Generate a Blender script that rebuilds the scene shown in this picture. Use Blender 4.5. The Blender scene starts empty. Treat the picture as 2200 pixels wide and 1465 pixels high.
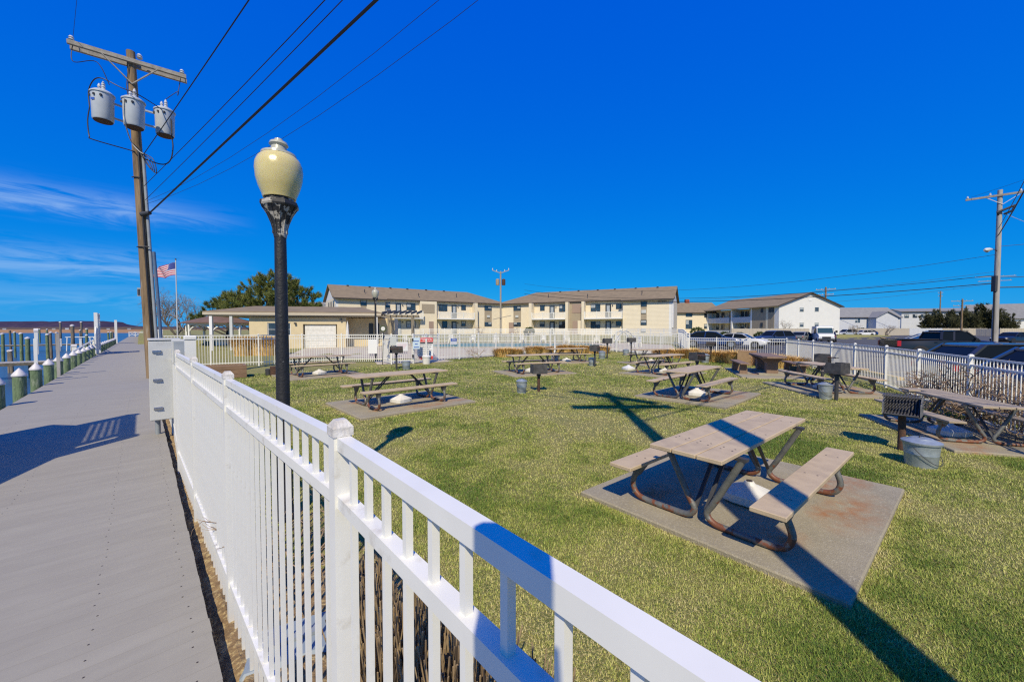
import bpy, bmesh, math, random
import numpy as np
from mathutils import Vector, Matrix, Quaternion
from math import sin, cos, pi, radians as R, sqrt, atan2
random.seed(7); np.random.seed(7)
S = bpy.context.scene
COL = S.collection

# ---------------------------------------------------------------- camera
cam = bpy.data.cameras.new('camera'); camo = bpy.data.objects.new('camera', cam); COL.objects.link(camo)
cam.sensor_fit = 'HORIZONTAL'; cam.sensor_width = 36; cam.lens = 13.58
cam.clip_start = 0.05; cam.clip_end = 9000
EYE = 1.9
camo.location = (0, 0, EYE); camo.rotation_euler = (R(90 - 1.69), 0, 0)
S.camera = camo

# ---------------------------------------------------------------- sky, sun, exposure
SUN_EL = R(45.5); SUN_DIR = Vector((0.06, 1.0, -math.tan(SUN_EL))).normalized()
W = bpy.data.worlds.new('World'); S.world = W; W.use_nodes = True
nt = W.node_tree; nt.nodes.clear()
def N(tree, t, **k):
    n = tree.nodes.new(t)
    for a, v in k.items(): setattr(n, a, v)
    return n
def sky_nodes():
    L = nt.links.new
    sky = N(nt, 'ShaderNodeTexSky', sky_type='NISHITA', sun_disc=False, sun_elevation=SUN_EL,
            sun_rotation=atan2(-SUN_DIR.x, -SUN_DIR.y), altitude=600, air_density=1.0, dust_density=0.25, ozone_density=4.0)
    # the photograph's polarised, saturated grade of the sky, the same in every direction
    s3 = N(nt, 'ShaderNodeSeparateColor'); L(sky.outputs[0], s3.inputs[0]); hs = N(nt, 'ShaderNodeCombineColor')
    for i, (g_, p_) in enumerate(((1.4, 3.0), (4.4, .68), (8.4, .13))):
        d_ = N(nt, 'ShaderNodeMath', operation='MULTIPLY'); L(s3.outputs[i], d_.inputs[0]); d_.inputs[1].default_value = .1
        e_ = N(nt, 'ShaderNodeMath', operation='POWER'); L(d_.outputs[0], e_.inputs[0]); e_.inputs[1].default_value = p_
        f_ = N(nt, 'ShaderNodeMath', operation='MULTIPLY'); L(e_.outputs[0], f_.inputs[0]); f_.inputs[1].default_value = g_
        L(f_.outputs[0], hs.inputs[i])
    tc = N(nt, 'ShaderNodeTexCoord'); sep = N(nt, 'ShaderNodeSeparateXYZ'); L(tc.outputs['Generated'], sep.inputs[0])
    mp = N(nt, 'ShaderNodeMapping'); mp.inputs['Scale'].default_value = (2.2, 2.2, 16); mp.inputs['Rotation'].default_value = (0, R(5), 0)
    L(tc.outputs['Generated'], mp.inputs[0])
    no = N(nt, 'ShaderNodeTexNoise'); no.inputs['Scale'].default_value = 3.0; no.inputs['Detail'].default_value = 9; no.inputs['Roughness'].default_value = .62; no.inputs['Distortion'].default_value = 0.9
    L(mp.outputs[0], no.inputs['Vector'])
    def M(op, a, b=None, c=None):
        m = N(nt, 'ShaderNodeMath', operation=op)
        for i, v in enumerate((a, b, c)):
            if v is None: continue
            if isinstance(v, (int, float)): m.inputs[i].default_value = v
            else: L(v, m.inputs[i])
        return m.outputs[0]
    def MR(v, a, b, c=0.0, d=1.0):
        m = N(nt, 'ShaderNodeMapRange', interpolation_type='SMOOTHSTEP')
        L(v, m.inputs[0]); m.inputs[1].default_value = a; m.inputs[2].default_value = b; m.inputs[3].default_value = c; m.inputs[4].default_value = d
        return m.outputs[0]
    nz = no.outputs[0]
    zz = M('ADD', sep.outputs[2], M('MULTIPLY', M('SUBTRACT', nz, .5), .07))
    zz = M('SUBTRACT', zz, M('MULTIPLY', M('ADD', sep.outputs[0], .7), .045))      # the cirrus bands slope a little
    tot = None
    for c, w, amp in ((.216, .018, .40), (.118, .022, .34), (.062, .02, .16)):
        t = M('DIVIDE', M('SUBTRACT', zz, c), w)
        b = M('MULTIPLY', M('EXPONENT', M('MULTIPLY', M('MULTIPLY', t, t), -1.0)), amp)
        tot = b if tot is None else M('ADD', tot, b)
    left = MR(sep.outputs[0], -.52, -.72)
    streak = MR(nz, .32, .62)
    fac = M('MULTIPLY', M('MULTIPLY', tot, left), streak)
    mix = N(nt, 'ShaderNodeMix', data_type='RGBA'); L(fac, mix.inputs[0]); L(hs.outputs[0], mix.inputs[6])
    mix.inputs[7].default_value = (5.2, 7.2, 9.6, 1)
    bg = N(nt, 'ShaderNodeBackground'); bg.inputs['Strength'].default_value = 0.1
    out = N(nt, 'ShaderNodeOutputWorld'); L(mix.outputs[2], bg.inputs[0]); L(bg.outputs[0], out.inputs[0])
sky_nodes()
sun = bpy.data.lights.new('sun', 'SUN'); sun.energy = 4.8; sun.angle = R(.53); sun.color = (1.0, .885, .66)
suno = bpy.data.objects.new('sun', sun); COL.objects.link(suno); suno.location = (0, -20, 40)
suno.rotation_euler = SUN_DIR.to_track_quat('-Z', 'Y').to_euler()
S.view_settings.view_transform = 'Standard'; S.view_settings.look = 'None'; S.view_settings.gamma = 1; S.view_settings.exposure = 0
S.view_settings.use_curve_mapping = False
S.cycles.use_denoising = False; S.cycles.use_adaptive_sampling = False; S.cycles.pixel_filter_type = 'BLACKMAN_HARRIS'; S.cycles.filter_width = 1.25

# ---------------------------------------------------------------- materials
MATS = {}
def mat(name, c1, c2=None, scale=4, rough=.6, bump=0, bscale=40, metal=0, coat=0, lo=.35, hi=.65, c3=None, s3=1.0, lo3=.55, hi3=.75, stretch=(1, 1, 1), spec=.5, trans=0, attr=None):
    m = bpy.data.materials.new(name); m.use_nodes = True; t = m.node_tree; L = t.links.new
    b = t.nodes['Principled BSDF']; b.inputs['Roughness'].default_value = rough; b.inputs['Metallic'].default_value = metal
    b.inputs['Coat Weight'].default_value = coat; b.inputs['Specular IOR Level'].default_value = spec
    if coat: b.inputs['Coat Roughness'].default_value = .04
    b.inputs['Base Color'].default_value = (*c1, 1)
    tc = N(t, 'ShaderNodeTexCoord'); mp = N(t, 'ShaderNodeMapping'); mp.inputs['Scale'].default_value = stretch; L(tc.outputs['Object'], mp.inputs[0])
    col = None
    def noise(sc, det=5):
        n = N(t, 'ShaderNodeTexNoise'); n.inputs['Scale'].default_value = sc; n.inputs['Detail'].default_value = det; n.inputs['Roughness'].default_value = .6
        L(mp.outputs[0], n.inputs['Vector']); return n.outputs[0]
    def ramp(v, a, b_):
        r = N(t, 'ShaderNodeMapRange'); L(v, r.inputs[0]); r.inputs[1].default_value = a; r.inputs[2].default_value = b_; return r.outputs[0]
    if c2:
        mx = N(t, 'ShaderNodeMix', data_type='RGBA'); L(ramp(noise(scale), lo, hi), mx.inputs[0])
        mx.inputs[6].default_value = (*c1, 1); mx.inputs[7].default_value = (*c2, 1); col = mx.outputs[2]
    if c3:
        mx = N(t, 'ShaderNodeMix', data_type='RGBA'); L(ramp(noise(s3), lo3, hi3), mx.inputs[0])
        if col: L(col, mx.inputs[6])
        else: mx.inputs[6].default_value = (*c1, 1)
        mx.inputs[7].default_value = (*c3, 1); col = mx.outputs[2]
    if col: L(col, b.inputs['Base Color'])
    if bump:
        bp = N(t, 'ShaderNodeBump'); bp.inputs['Strength'].default_value = bump; bp.inputs['Distance'].default_value = .02
        L(noise(bscale, 6), bp.inputs['Height']); L(bp.outputs[0], b.inputs['Normal'])
    m['out'] = 1
    MATS[name] = m
    return m
def lapped(name, c1, c2, pitch, rough=.6, depth=.6, axis=2, dark=.55):
    """courses (clapboard, shingle, brick rows) as relief plus slight tone changes"""
    m = mat(name, c1, c2, scale=1.3, rough=rough); t = m.node_tree; L = t.links.new; b = t.nodes['Principled BSDF']
    tc = N(t, 'ShaderNodeTexCoord'); sp = N(t, 'ShaderNodeSeparateXYZ'); L(tc.outputs['Object'], sp.inputs[0])
    d = N(t, 'ShaderNodeMath', operation='DIVIDE'); L(sp.outputs[axis], d.inputs[0]); d.inputs[1].default_value = pitch
    f = N(t, 'ShaderNodeMath', operation='FRACT'); L(d.outputs[0], f.inputs[0])
    bp = N(t, 'ShaderNodeBump', invert=True); bp.inputs['Strength'].default_value = depth; bp.inputs['Distance'].default_value = .03
    L(f.outputs[0], bp.inputs['Height']); L(bp.outputs[0], b.inputs['Normal'])
    r = N(t, 'ShaderNodeMapRange'); L(f.outputs[0], r.inputs[0]); r.inputs[1].default_value = .0; r.inputs[2].default_value = .14; r.inputs[3].default_value = dark; r.inputs[4].default_value = 1
    src = b.inputs['Base Color'].links[0].from_socket
    mx = N(t, 'ShaderNodeMix', data_type='RGBA', blend_type='MULTIPLY'); mx.inputs[0].default_value = 1
    L(src, mx.inputs[6]); L(r.outputs[0], mx.inputs[7]); L(mx.outputs[2], b.inputs['Base Color'])
    return m
white = mat('white_powder_coat', (.79, .78, .715), (.74, .73, .67), 6, .38, c3=(.50, .45, .36), s3=8, lo3=.60, hi3=.78)
white_cap = mat('weathered_white_cap', (.72, .70, .66), (.50, .46, .40), 22, .55, bump=.3, bscale=60)
vinyl = mat('white_vinyl', (.78, .77, .71), (.72, .71, .65), 3, .4)
deckm = mat('grey_composite_decking', (.315, .295, .245), (.285, .265, .22), 2.5, .8, bump=.06, bscale=90, c3=(.28, .26, .22), s3=.8, stretch=(1, 3, 1))
def boardwise(m):
    t = m.node_tree; L = t.links.new; b = t.nodes['Principled BSDF']; oi = N(t, 'ShaderNodeObjectInfo'); mp = [n for n in t.nodes if n.type == 'MAPPING'][0]
    sc = N(t, 'ShaderNodeVectorMath', operation='SCALE'); sc.inputs[0].default_value = (31, 17, 9); L(oi.outputs['Random'], sc.inputs['Scale']); L(sc.outputs[0], mp.inputs['Location'])
    r = N(t, 'ShaderNodeMapRange'); L(oi.outputs['Random'], r.inputs[0]); r.inputs[3].default_value = .98; r.inputs[4].default_value = 1.025
    src = b.inputs['Base Color'].links[0].from_socket; mx = N(t, 'ShaderNodeMix', data_type='RGBA', blend_type='MULTIPLY'); mx.inputs[0].default_value = 1; L(src, mx.inputs[6]); L(r.outputs[0], mx.inputs[7]); L(mx.outputs[2], b.inputs['Base Color'])
boardwise(deckm)
joist = mat('treated_joist_wood', (.16, .14, .10), (.09, .08, .06), 5, .85, bump=.3)
pil_green = mat('green_weathered_piling', (.17, .235, .12), (.085, .13, .065), 9, .85, bump=.8, bscale=30, c3=(.30, .33, .23), s3=14, stretch=(1, 1, .25))
pil_brown = mat('grey_brown_piling', (.24, .20, .15), (.12, .10, .075), 8, .9, bump=.8, bscale=25, stretch=(1, 1, .2))
cone = mat('grey_white_piling_cap', (.66, .63, .62), (.56, .53, .52), 6, .5)
plank = mat('tan_recycled_plank', (.52, .405, .255), (.46, .355, .225), 7, .72, bump=.15, bscale=80, c3=(.38, .295, .195), s3=3.5, lo3=.5, hi3=.8)
plank_old = mat('weathered_grey_plank', (.40, .325, .225), (.31, .25, .175), 9, .8, bump=.3, bscale=60, stretch=(.3, 1, 1))
concrete = mat('weathered_concrete', (.35, .31, .215), (.28, .245, .17), 2.6, .9, bump=.5, bscale=90, c3=(.40, .385, .34), s3=40, lo3=.5, hi3=.7)
def rust_stained_concrete():
    m = mat('concrete_with_rust_runs', (.345, .30, .20), (.275, .238, .16), 2.2, .9, bump=.5, bscale=100, c3=(.41, .365, .255), s3=45, lo3=.5, hi3=.7)
    t = m.node_tree; L = t.links.new; b = t.nodes['Principled BSDF']
    tc = N(t, 'ShaderNodeTexCoord'); src = b.inputs['Base Color'].links[0].from_socket
    tot = None
    for (x, y, rx, ry) in RUST_SPOTS:
        mp = N(t, 'ShaderNodeMapping'); mp.inputs['Location'].default_value = (-x / rx, -y / ry, 0); mp.inputs['Scale'].default_value = (1 / rx, 1 / ry, 0)
        L(tc.outputs['Object'], mp.inputs[0])
        ln = N(t, 'ShaderNodeVectorMath', operation='LENGTH'); L(mp.outputs[0], ln.inputs[0])
        r = N(t, 'ShaderNodeMapRange'); L(ln.outputs['Value'], r.inputs[0]); r.inputs[1].default_value = 1; r.inputs[2].default_value = .1
        if tot is None: tot = r.outputs[0]
        else:
            a = N(t, 'ShaderNodeMath', operation='MAXIMUM'); L(tot, a.inputs[0]); L(r.outputs[0], a.inputs[1]); tot = a.outputs[0]
    no = N(t, 'ShaderNodeTexNoise'); no.inputs['Scale'].default_value = 9; no.inputs['Detail'].default_value = 6; L(tc.outputs['Object'], no.inputs['Vector'])
    nr = N(t, 'ShaderNodeMapRange'); L(no.outputs[0], nr.inputs[0]); nr.inputs[1].default_value = .3; nr.inputs[2].default_value = .72
    mu = N(t, 'ShaderNodeMath', operation='MULTIPLY'); L(tot, mu.inputs[0]); L(nr.outputs[0], mu.inputs[1])
    mx = N(t, 'ShaderNodeMix', data_type='RGBA'); L(mu.outputs[0], mx.inputs[0]); L(src, mx.inputs[6]); mx.inputs[7].default_value = (.36, .135, .035, 1)
    L(mx.outputs[2], b.inputs['Base Color'])
    return m
RUST_SPOTS = [(-.85, -.62, .30, .22), (.0, -.72, .28, .16), (-.85, .62, .35, .25), (.95, -.6, .42, .25), (.9, .62, .3, .25), (.3, -.9, .8, .3), (1.25, -.75, .5, .22)]
slab = rust_stained_concrete()
def rusty_pipe():
    m = mat('galvanised_pipe_with_rust', (.20, .20, .185), (.13, .135, .125), 12, .5, metal=.35, bump=.2, bscale=60)
    t = m.node_tree; L = t.links.new; b = t.nodes['Principled BSDF']
    tc = N(t, 'ShaderNodeTexCoord'); src = b.inputs['Base Color'].links[0].from_socket
    sp = N(t, 'ShaderNodeSeparateXYZ'); L(tc.outputs['Object'], sp.inputs[0])
    h = N(t, 'ShaderNodeMapRange'); L(sp.outputs[2], h.inputs[0]); h.inputs[1].default_value = .42; h.inputs[2].default_value = .02; h.inputs[3].default_value = -.16; h.inputs[4].default_value = .1
    no = N(t, 'ShaderNodeTexNoise'); no.inputs['Scale'].default_value = 11; no.inputs['Detail'].default_value = 6; L(tc.outputs['Object'], no.inputs['Vector'])
    a = N(t, 'ShaderNodeMath', operation='ADD'); L(no.outputs[0], a.inputs[0]); L(h.outputs[0], a.inputs[1])
    r = N(t, 'ShaderNodeMapRange'); L(a.outputs[0], r.inputs[0]); r.inputs[1].default_value = .54; r.inputs[2].default_value = .6
    mx = N(t, 'ShaderNodeMix', data_type='RGBA'); L(r.outputs[0], mx.inputs[0]); L(src, mx.inputs[6]); mx.inputs[7].default_value = (.17, .062, .03, 1)
    L(mx.outputs[2], b.inputs['Base Color'])
    r2 = N(t, 'ShaderNodeMapRange'); L(r.outputs[0], r2.inputs[0]); r2.inputs[3].default_value = .35; r2.inputs[4].default_value = 0; L(r2.outputs[0], b.inputs['Metallic'])
    return m
pipe = rusty_pipe()
steel = mat('dark_painted_steel', (.035, .037, .042), (.05, .05, .055), 10, .55, bump=.1)
rust = mat('rusted_steel', (.10, .05, .03), (.05, .03, .022), 14, .85, bump=.4, c3=(.16, .07, .03), s3=20)
grill_m = mat('charred_grill_steel', (.085, .082, .08), (.045, .044, .042), 9, .6, c3=(.10, .06, .045), s3=11, lo3=.6, hi3=.8, bump=.15)
galv = mat('galvanised_sheet', (.40, .45, .47), (.31, .355, .375), 14, .42, metal=.45, c3=(.47, .51, .52), s3=30)
plastic_w = mat('white_plastic', (.72, .71, .67), (.62, .60, .54), 5, .5)
black_pole = mat('black_painted_pole', (.012, .012, .013), (.02, .02, .021), 12, .5, bump=.35, bscale=45, c3=(.30, .30, .29), s3=16, lo3=.70, hi3=.74)
peel = mat('peeling_black_and_white_paint', (.025, .025, .026), (.42, .39, .33), 7, .6, lo=.53, hi=.56, bump=.3)
bulb = mat('yellowed_acrylic_globe', (.66, .57, .27), (.58, .49, .20), 2.2, .2, spec=.6, bump=.12, bscale=160)
bulb.node_tree.nodes['Principled BSDF'].inputs['Subsurface Weight'].default_value = .7; bulb.node_tree.nodes['Principled BSDF'].inputs['Subsurface Radius'].default_value = (.12, .1, .05)
bulb_top = mat('frosted_clear_acrylic', (.46, .45, .36), (.38, .38, .31), 10, .25, spec=.6)
polewood = mat('weathered_pole_wood', (.29, .20, .11), (.12, .08, .045), 6, .9, bump=.8, bscale=22, c3=(.32, .275, .22), s3=9, stretch=(1, 1, .12))
armwood = mat('grey_crossarm_wood', (.36, .33, .28), (.25, .225, .19), 8, .9, bump=.5, bscale=30)
palewood = mat('pale_grey_pole_wood', (.42, .395, .36), (.30, .28, .25), 7, .9, bump=.5, bscale=30, stretch=(1, 1, .15))
xfmr = mat('pale_grey_transformer_paint', (.50, .53, .55), (.44, .47, .49), 4, .35, c3=(.20, .10, .05), s3=7, lo3=.72, hi3=.8)
porcelain = mat('glazed_porcelain', (.55, .56, .58), rough=.25)
wire = mat('black_cable', (.012, .012, .014), rough=.55)
wire_pale = mat('pale_twisted_wire', (.42, .40, .36), rough=.5)
conduit = mat('grey_conduit', (.28, .31, .34), (.22, .25, .28), 5, .5)
conduit_b = mat('blue_grey_conduit', (.10, .15, .24), (.07, .11, .18), 5, .5)
cab = mat('light_grey_cabinet', (.56, .57, .55), (.51, .52, .50), 3, .45, c3=(.44, .44, .42), s3=6, lo3=.62, hi3=.85)
chrome = mat('bright_metal', (.55, .55, .55), rough=.25, metal=1)
siding = lapped('cream_clapboard', (.75, .665, .50), (.71, .625, .465), .2, .6, .3)
siding_w = lapped('white_clapboard', (.72, .715, .69), (.68, .675, .65), .2, .6, .25, dark=.86)
siding_g = lapped('pale_grey_clapboard', (.56, .575, .60), (.52, .535, .56), .2, .6, .7, dark=.8)
plaster = mat('cream_stucco', (.75, .66, .49), (.70, .61, .45), 2, .8, bump=.1)
brick_y = lapped('yellow_brick_courses', (.64, .535, .34), (.57, .47, .295), .09, .85, .15, dark=.82)
tan_panel = mat('tan_panel', (.36, .30, .215), (.32, .265, .19), 3, .7)
brown_panel = mat('brown_door_paint', (.33, .24, .19), rough=.6)
shingle = lapped('grey_brown_shingle', (.255, .195, .118), (.20, .155, .095), .16, .9, .5, dark=.8)
shingle_g = lapped('grey_shingle', (.25, .25, .245), (.20, .20, .20), .16, .9, .5, dark=.8)
shingle_r = lapped('red_brown_shingle', (.185, .115, .085), (.14, .085, .062), .16, .9, .5, dark=.8)
trim_d = mat('dark_brown_trim', (.055, .042, .034), rough=.55)
fascia = mat('tan_fascia', (.50, .44, .33), (.46, .40, .30), 4, .6)
frame_d = mat('dark_window_frame', (.025, .032, .04), rough=.45)
frame_w = mat('white_window_frame', (.76, .76, .75), rough=.5)
glass = mat('window_glass', (.018, .03, .045), (.05, .075, .10), .9, .06, spec=.8)
blind = mat('white_blinds_behind_glass', (.44, .47, .48), (.30, .33, .35), 2.0, .25)
door_b = mat('blue_grey_door', (.03, .055, .085), rough=.4)
asphalt = mat('worn_asphalt', (.085, .083, .082), (.065, .064, .064), .5, .9, bump=.4, bscale=60, c3=(.11, .108, .105), s3=9)
yellow = mat('yellow_road_paint', (.62, .42, .09), (.5, .34, .08), 6, .7)
pave = mat('tan_pool_paving', (.50, .435, .325), (.44, .38, .285), 1.5, .85, bump=.2)
poolw = mat('teal_pool_cover', (.05, .21, .22), (.04, .17, .18), .4, .7, spec=.15)
soil = mat('dry_soil_and_straw', (.30, .20, .095), (.17, .11, .055), 12, .95, bump=1.0, bscale=40, c3=(.46, .35, .17), s3=30, lo3=.5, hi3=.62)
strawm = mat('dry_ornamental_grass', (.74, .50, .19), (.56, .35, .11), 5, .8)
stubm = mat('cut_reed_stubble', (.42, .31, .165), (.27, .18, .095), 30, .85, c3=(.09, .065, .045), s3=14, lo3=.52, hi3=.6, stretch=(1, 1, .3))
twig = mat('bare_twigs', (.36, .25, .155), (.24, .165, .105), 8, .9)
twig_g = mat('grey_bare_branches', (.27, .225, .18), (.19, .155, .125), 6, .9)
needle = mat('pine_needles', (.13, .165, .03), (.19, .19, .035), 1.1, .7, c3=(.06, .09, .02), s3=2.3, lo3=.48, hi3=.62)
needle2 = mat('dark_pine_needles', (.08, .115, .025), (.12, .145, .03), 1.1, .7)
juniper = mat('juniper_foliage', (.04, .048, .014), (.07, .068, .02), .8, .75, c3=(.12, .09, .026), s3=1.7, lo3=.6, hi3=.75)
bark = mat('dark_bark', (.07, .055, .045), (.045, .036, .03), 6, .95, bump=.6)
shrubm = mat('clipped_green_shrub', (.045, .075, .018), (.07, .10, .025), 5, .8)
woodbox = mat('brown_timber', (.27, .165, .095), (.20, .12, .07), 5, .75, bump=.25, stretch=(.4, 1, 1))
woodbin = mat('tan_slatted_panel', (.42, .27, .135), (.36, .225, .11), 4, .7, bump=.2)
fencewood = mat('pale_stockade_boards', (.52, .46, .36), (.44, .385, .30), 1.2, .85, bump=.2, stretch=(2, 2, .3))
stone = mat('ochre_stone', (.42, .33, .15), (.30, .23, .11), 9, .9, bump=.5)
sign_w = mat('white_sign_face', (.74, .74, .73), rough=.45)
sign_r = mat('red_sign_ink', (.60, .055, .05), rough=.45)
sign_k = mat('black_sign_ink', (.03, .03, .035), rough=.5)
sign_b = mat('blue_sign_ink', (.03, .10, .42), rough=.5)
sign_lb = mat('pale_blue_sign', (.52, .64, .72), rough=.5)
sign_p = mat('pink_sign_ink', (.62, .16, .26), rough=.5)
flag_r = mat('flag_red', (.40, .03, .06), rough=.8); flag_w = mat('flag_white', (.56, .54, .56), rough=.8); flag_b = mat('flag_blue', (.03, .05, .22), rough=.8)
tyre = mat('tyre_rubber', (.018, .018, .019), rough=.85)
rimm = mat('alloy_rim', (.42, .43, .45), rough=.3, metal=.7)
carglass = mat('dark_car_glass', (.008, .011, .014), rough=.1, spec=.1)
carglass_l = mat('sky_lit_car_glass', (.03, .06, .07), rough=.05, spec=.9)
tail = mat('red_tail_lamp', (.38, .012, .02), rough=.2, spec=.7); head = mat('clear_head_lamp', (.6, .62, .64), rough=.12, spec=.8)
plasticb = mat('black_trim_plastic', (.02, .02, .022), rough=.6)
def paint(n, c, m=.25): return mat(n, c, rough=.35, metal=m * .4, coat=.6)
p_black = paint('black_car_paint', (.010, .011, .014)); p_white = paint('white_car_paint', (.66, .66, .65), 0); p_blue = paint('deep_blue_car_paint', (.018, .045, .15))
p_navy = paint('navy_car_paint', (.03, .045, .10)); p_silver = paint('silver_car_paint', (.40, .41, .42), .5); p_grey = paint('grey_green_car_paint', (.19, .20, .18)); p_dk = paint('dark_grey_car_paint', (.035, .038, .045))
red_brick = mat('red_brick_chimney', (.30, .085, .05), (.22, .06, .04), 6, .9)
teal_p = mat('dark_teal_plastic', (.02, .075, .085), rough=.45)

# ---------------------------------------------------------------- mesh building
class MB:
    def __init__(s): s.v = []; s.f = []
    def add(s, vs, fs):
        o = len(s.v); s.v += [tuple(p) for p in vs]; s.f += [tuple(i + o for i in q) for q in fs]; return s
    def box(s, c, d, rz=0, bev=0):
        hx, hy, hz = d[0] / 2, d[1] / 2, d[2] / 2; cs, sn = cos(rz), sin(rz)
        if bev:
            pts = []
            for z, k in ((-hz, bev), (-hz + bev, 0), (hz - bev, 0), (hz, bev)):
                a, b = hx - k, hy - k; e = bev * .6 if not k else 0
                for x, y in ((-a, -b + e), (-a + e, -b), (a - e, -b), (a, -b + e), (a, b - e), (a - e, b), (-a + e, b), (-a, b - e)): pts.append((x, y, z))
            fs = [tuple(range(7, -1, -1)), tuple(range(24, 32))]
            for r in range(3):
                for i in range(8): j = (i + 1) % 8; fs.append((r * 8 + i, r * 8 + j, r * 8 + 8 + j, r * 8 + 8 + i))
        else:
            pts = [(x, y, z) for z in (-hz, hz) for x, y in ((-hx, -hy), (hx, -hy), (hx, hy), (-hx, hy))]
            fs = [(3, 2, 1, 0), (4, 5, 6, 7), (0, 1, 5, 4), (1, 2, 6, 5), (2, 3, 7, 6), (3, 0, 4, 7)]
        return s.add([(c[0] + x * cs - y * sn, c[1] + x * sn + y * cs, c[2] + z) for x, y, z in pts], fs)
    def bx(s, x0, x1, y0, y1, z0, z1, bev=0): return s.box(((x0 + x1) / 2, (y0 + y1) / 2, (z0 + z1) / 2), (x1 - x0, y1 - y0, z1 - z0), 0, bev)
    def tube(s, pts, r, n=8, cap=True):
        pts = [Vector(p) for p in pts]; m = len(pts); rs = r if hasattr(r, '__len__') else [r] * m
        t0 = (pts[1] - pts[0]).normalized(); up = Vector((0, 0, 1)) if abs(t0.z) < .9 else Vector((1, 0, 0))
        a = t0.cross(up).normalized(); vs = []
        for i, p in enumerate(pts):
            t = (pts[min(i + 1, m - 1)] - pts[max(i - 1, 0)]).normalized()
            a = (a - t * a.dot(t)); a = a.normalized() if a.length > 1e-6 else t.orthogonal().normalized(); b = t.cross(a)
            for k in range(n): w = 2 * pi * k / n; vs.append(p + (a * cos(w) + b * sin(w)) * rs[i])
        fs = [(i * n + k, i * n + (k + 1) % n, (i + 1) * n + (k + 1) % n, (i + 1) * n + k) for i in range(m - 1) for k in range(n)]
        if cap: fs += [tuple(range(n - 1, -1, -1)), tuple((m - 1) * n + k for k in range(n))]
        return s.add(vs, fs)
    def bar(s, p, q, w, h=None):
        p, q = Vector(p), Vector(q); h = h or w; t = (q - p).normalized(); up = Vector((0, 0, 1)) if abs(t.z) < .95 else Vector((0, 1, 0))
        a = t.cross(up).normalized() * (w / 2); b = a.cross(t).normalized() * (h / 2)
        vs = [e + x * a + y * b for e in (p, q) for x, y in ((-1, -1), (1, -1), (1, 1), (-1, 1))]
        return s.add(vs, [(3, 2, 1, 0), (4, 5, 6, 7), (0, 1, 5, 4), (1, 2, 6, 5), (2, 3, 7, 6), (3, 0, 4, 7)])
    def lathe(s, prof, c=(0, 0, 0), n=16, M=None):
        m = len(prof); vs = []
        for r, z in prof:
            for k in range(n):
                p = Vector((max(r, 1e-4) * cos(2 * pi * k / n), max(r, 1e-4) * sin(2 * pi * k / n), z))
                if M: p = M @ p
                vs.append((c[0] + p[0], c[1] + p[1], c[2] + p[2]))
        fs = [(i * n + k, i * n + (k + 1) % n, (i + 1) * n + (k + 1) % n, (i + 1) * n + k) for i in range(m - 1) for k in range(n)]
        fs += [tuple(range(n - 1, -1, -1)), tuple((m - 1) * n + k for k in range(n))]
        return s.add(vs, fs)
    def prism(s, poly, axis, a, b):
        """poly in the plane across axis ('x': (y,z), 'y': (x,z), 'z': (x,y))"""
        f = {'x': lambda u, v, w: (w, u, v), 'y': lambda u, v, w: (u, w, v), 'z': lambda u, v, w: (u, v, w)}[axis]
        n = len(poly); vs = [f(u, v, a) for u, v in poly] + [f(u, v, b) for u, v in poly]
        fs = [tuple(range(n - 1, -1, -1)), tuple(range(n, 2 * n))] + [(i, (i + 1) % n, n + (i + 1) % n, n + i) for i in range(n)]
        return s.add(vs, fs)
    def mesh(s, name, m=None, smooth=False):
        me = bpy.data.meshes.new(name); me.from_pydata(s.v, [], s.f)
        if m: me.materials.append(m)
        bm = bmesh.new(); bm.from_mesh(me); bmesh.ops.recalc_face_normals(bm, faces=bm.faces); bm.to_mesh(me); bm.free()
        if smooth:
            for p in me.polygons: p.use_smooth = True
            me.set_sharp_from_angle(angle=R(38))
        return me
    def build(s, name, m, parent=None, smooth=False, loc=None, rot=None, **props):
        o = bpy.data.objects.new(name, s.mesh(name, m, smooth)); COL.objects.link(o)
        if parent: o.parent = parent
        if loc: o.location = loc
        if rot: o.rotation_euler = rot
        for k, v in props.items(): o[k] = v
        return o
def put(name, me, parent=None, loc=(0, 0, 0), rot=(0, 0, 0), scale=None, **props):
    o = bpy.data.objects.new(name, me); COL.objects.link(o)
    if parent: o.parent = parent
    o.location = loc; o.rotation_euler = rot
    if scale: o.scale = scale
    for k, v in props.items(): o[k] = v
    return o
def tag(o, label=None, cat=None, group=None, kind=None):
    for k, v in (('label', label), ('category', cat), ('group', group), ('kind', kind)):
        if v: o[k] = v
    return o
def thing(name, label, cat, loc=(0, 0, 0), rz=0, group=None):
    o = bpy.data.objects.new(name, None); COL.objects.link(o); o.location = loc; o.rotation_euler = (0, 0, rz); o.empty_display_size = .2
    return tag(o, label, cat, group)
def structure(name, loc=(0, 0, 0), rz=0):
    o = bpy.data.objects.new(name, None); COL.objects.link(o); o.location = loc; o.rotation_euler = (0, 0, rz); o['kind'] = 'structure'; return o
KIDS = {}
def kids(o):
    return [c for c in COL.objects if c.parent == o]
def copy_tree(o, loc=None, rz=None, label=None, group=None):
    def rec(a, par):
        c = a.copy(); COL.objects.link(c); c.parent = par
        for ch in list(a.children): rec(ch, c)
        return c
    c = rec(o, None)
    if loc is not None: c.location = loc
    if rz is not None: c.rotation_euler = (0, 0, rz)
    if label: c['label'] = label
    if group: c['group'] = group
    return c
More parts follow.
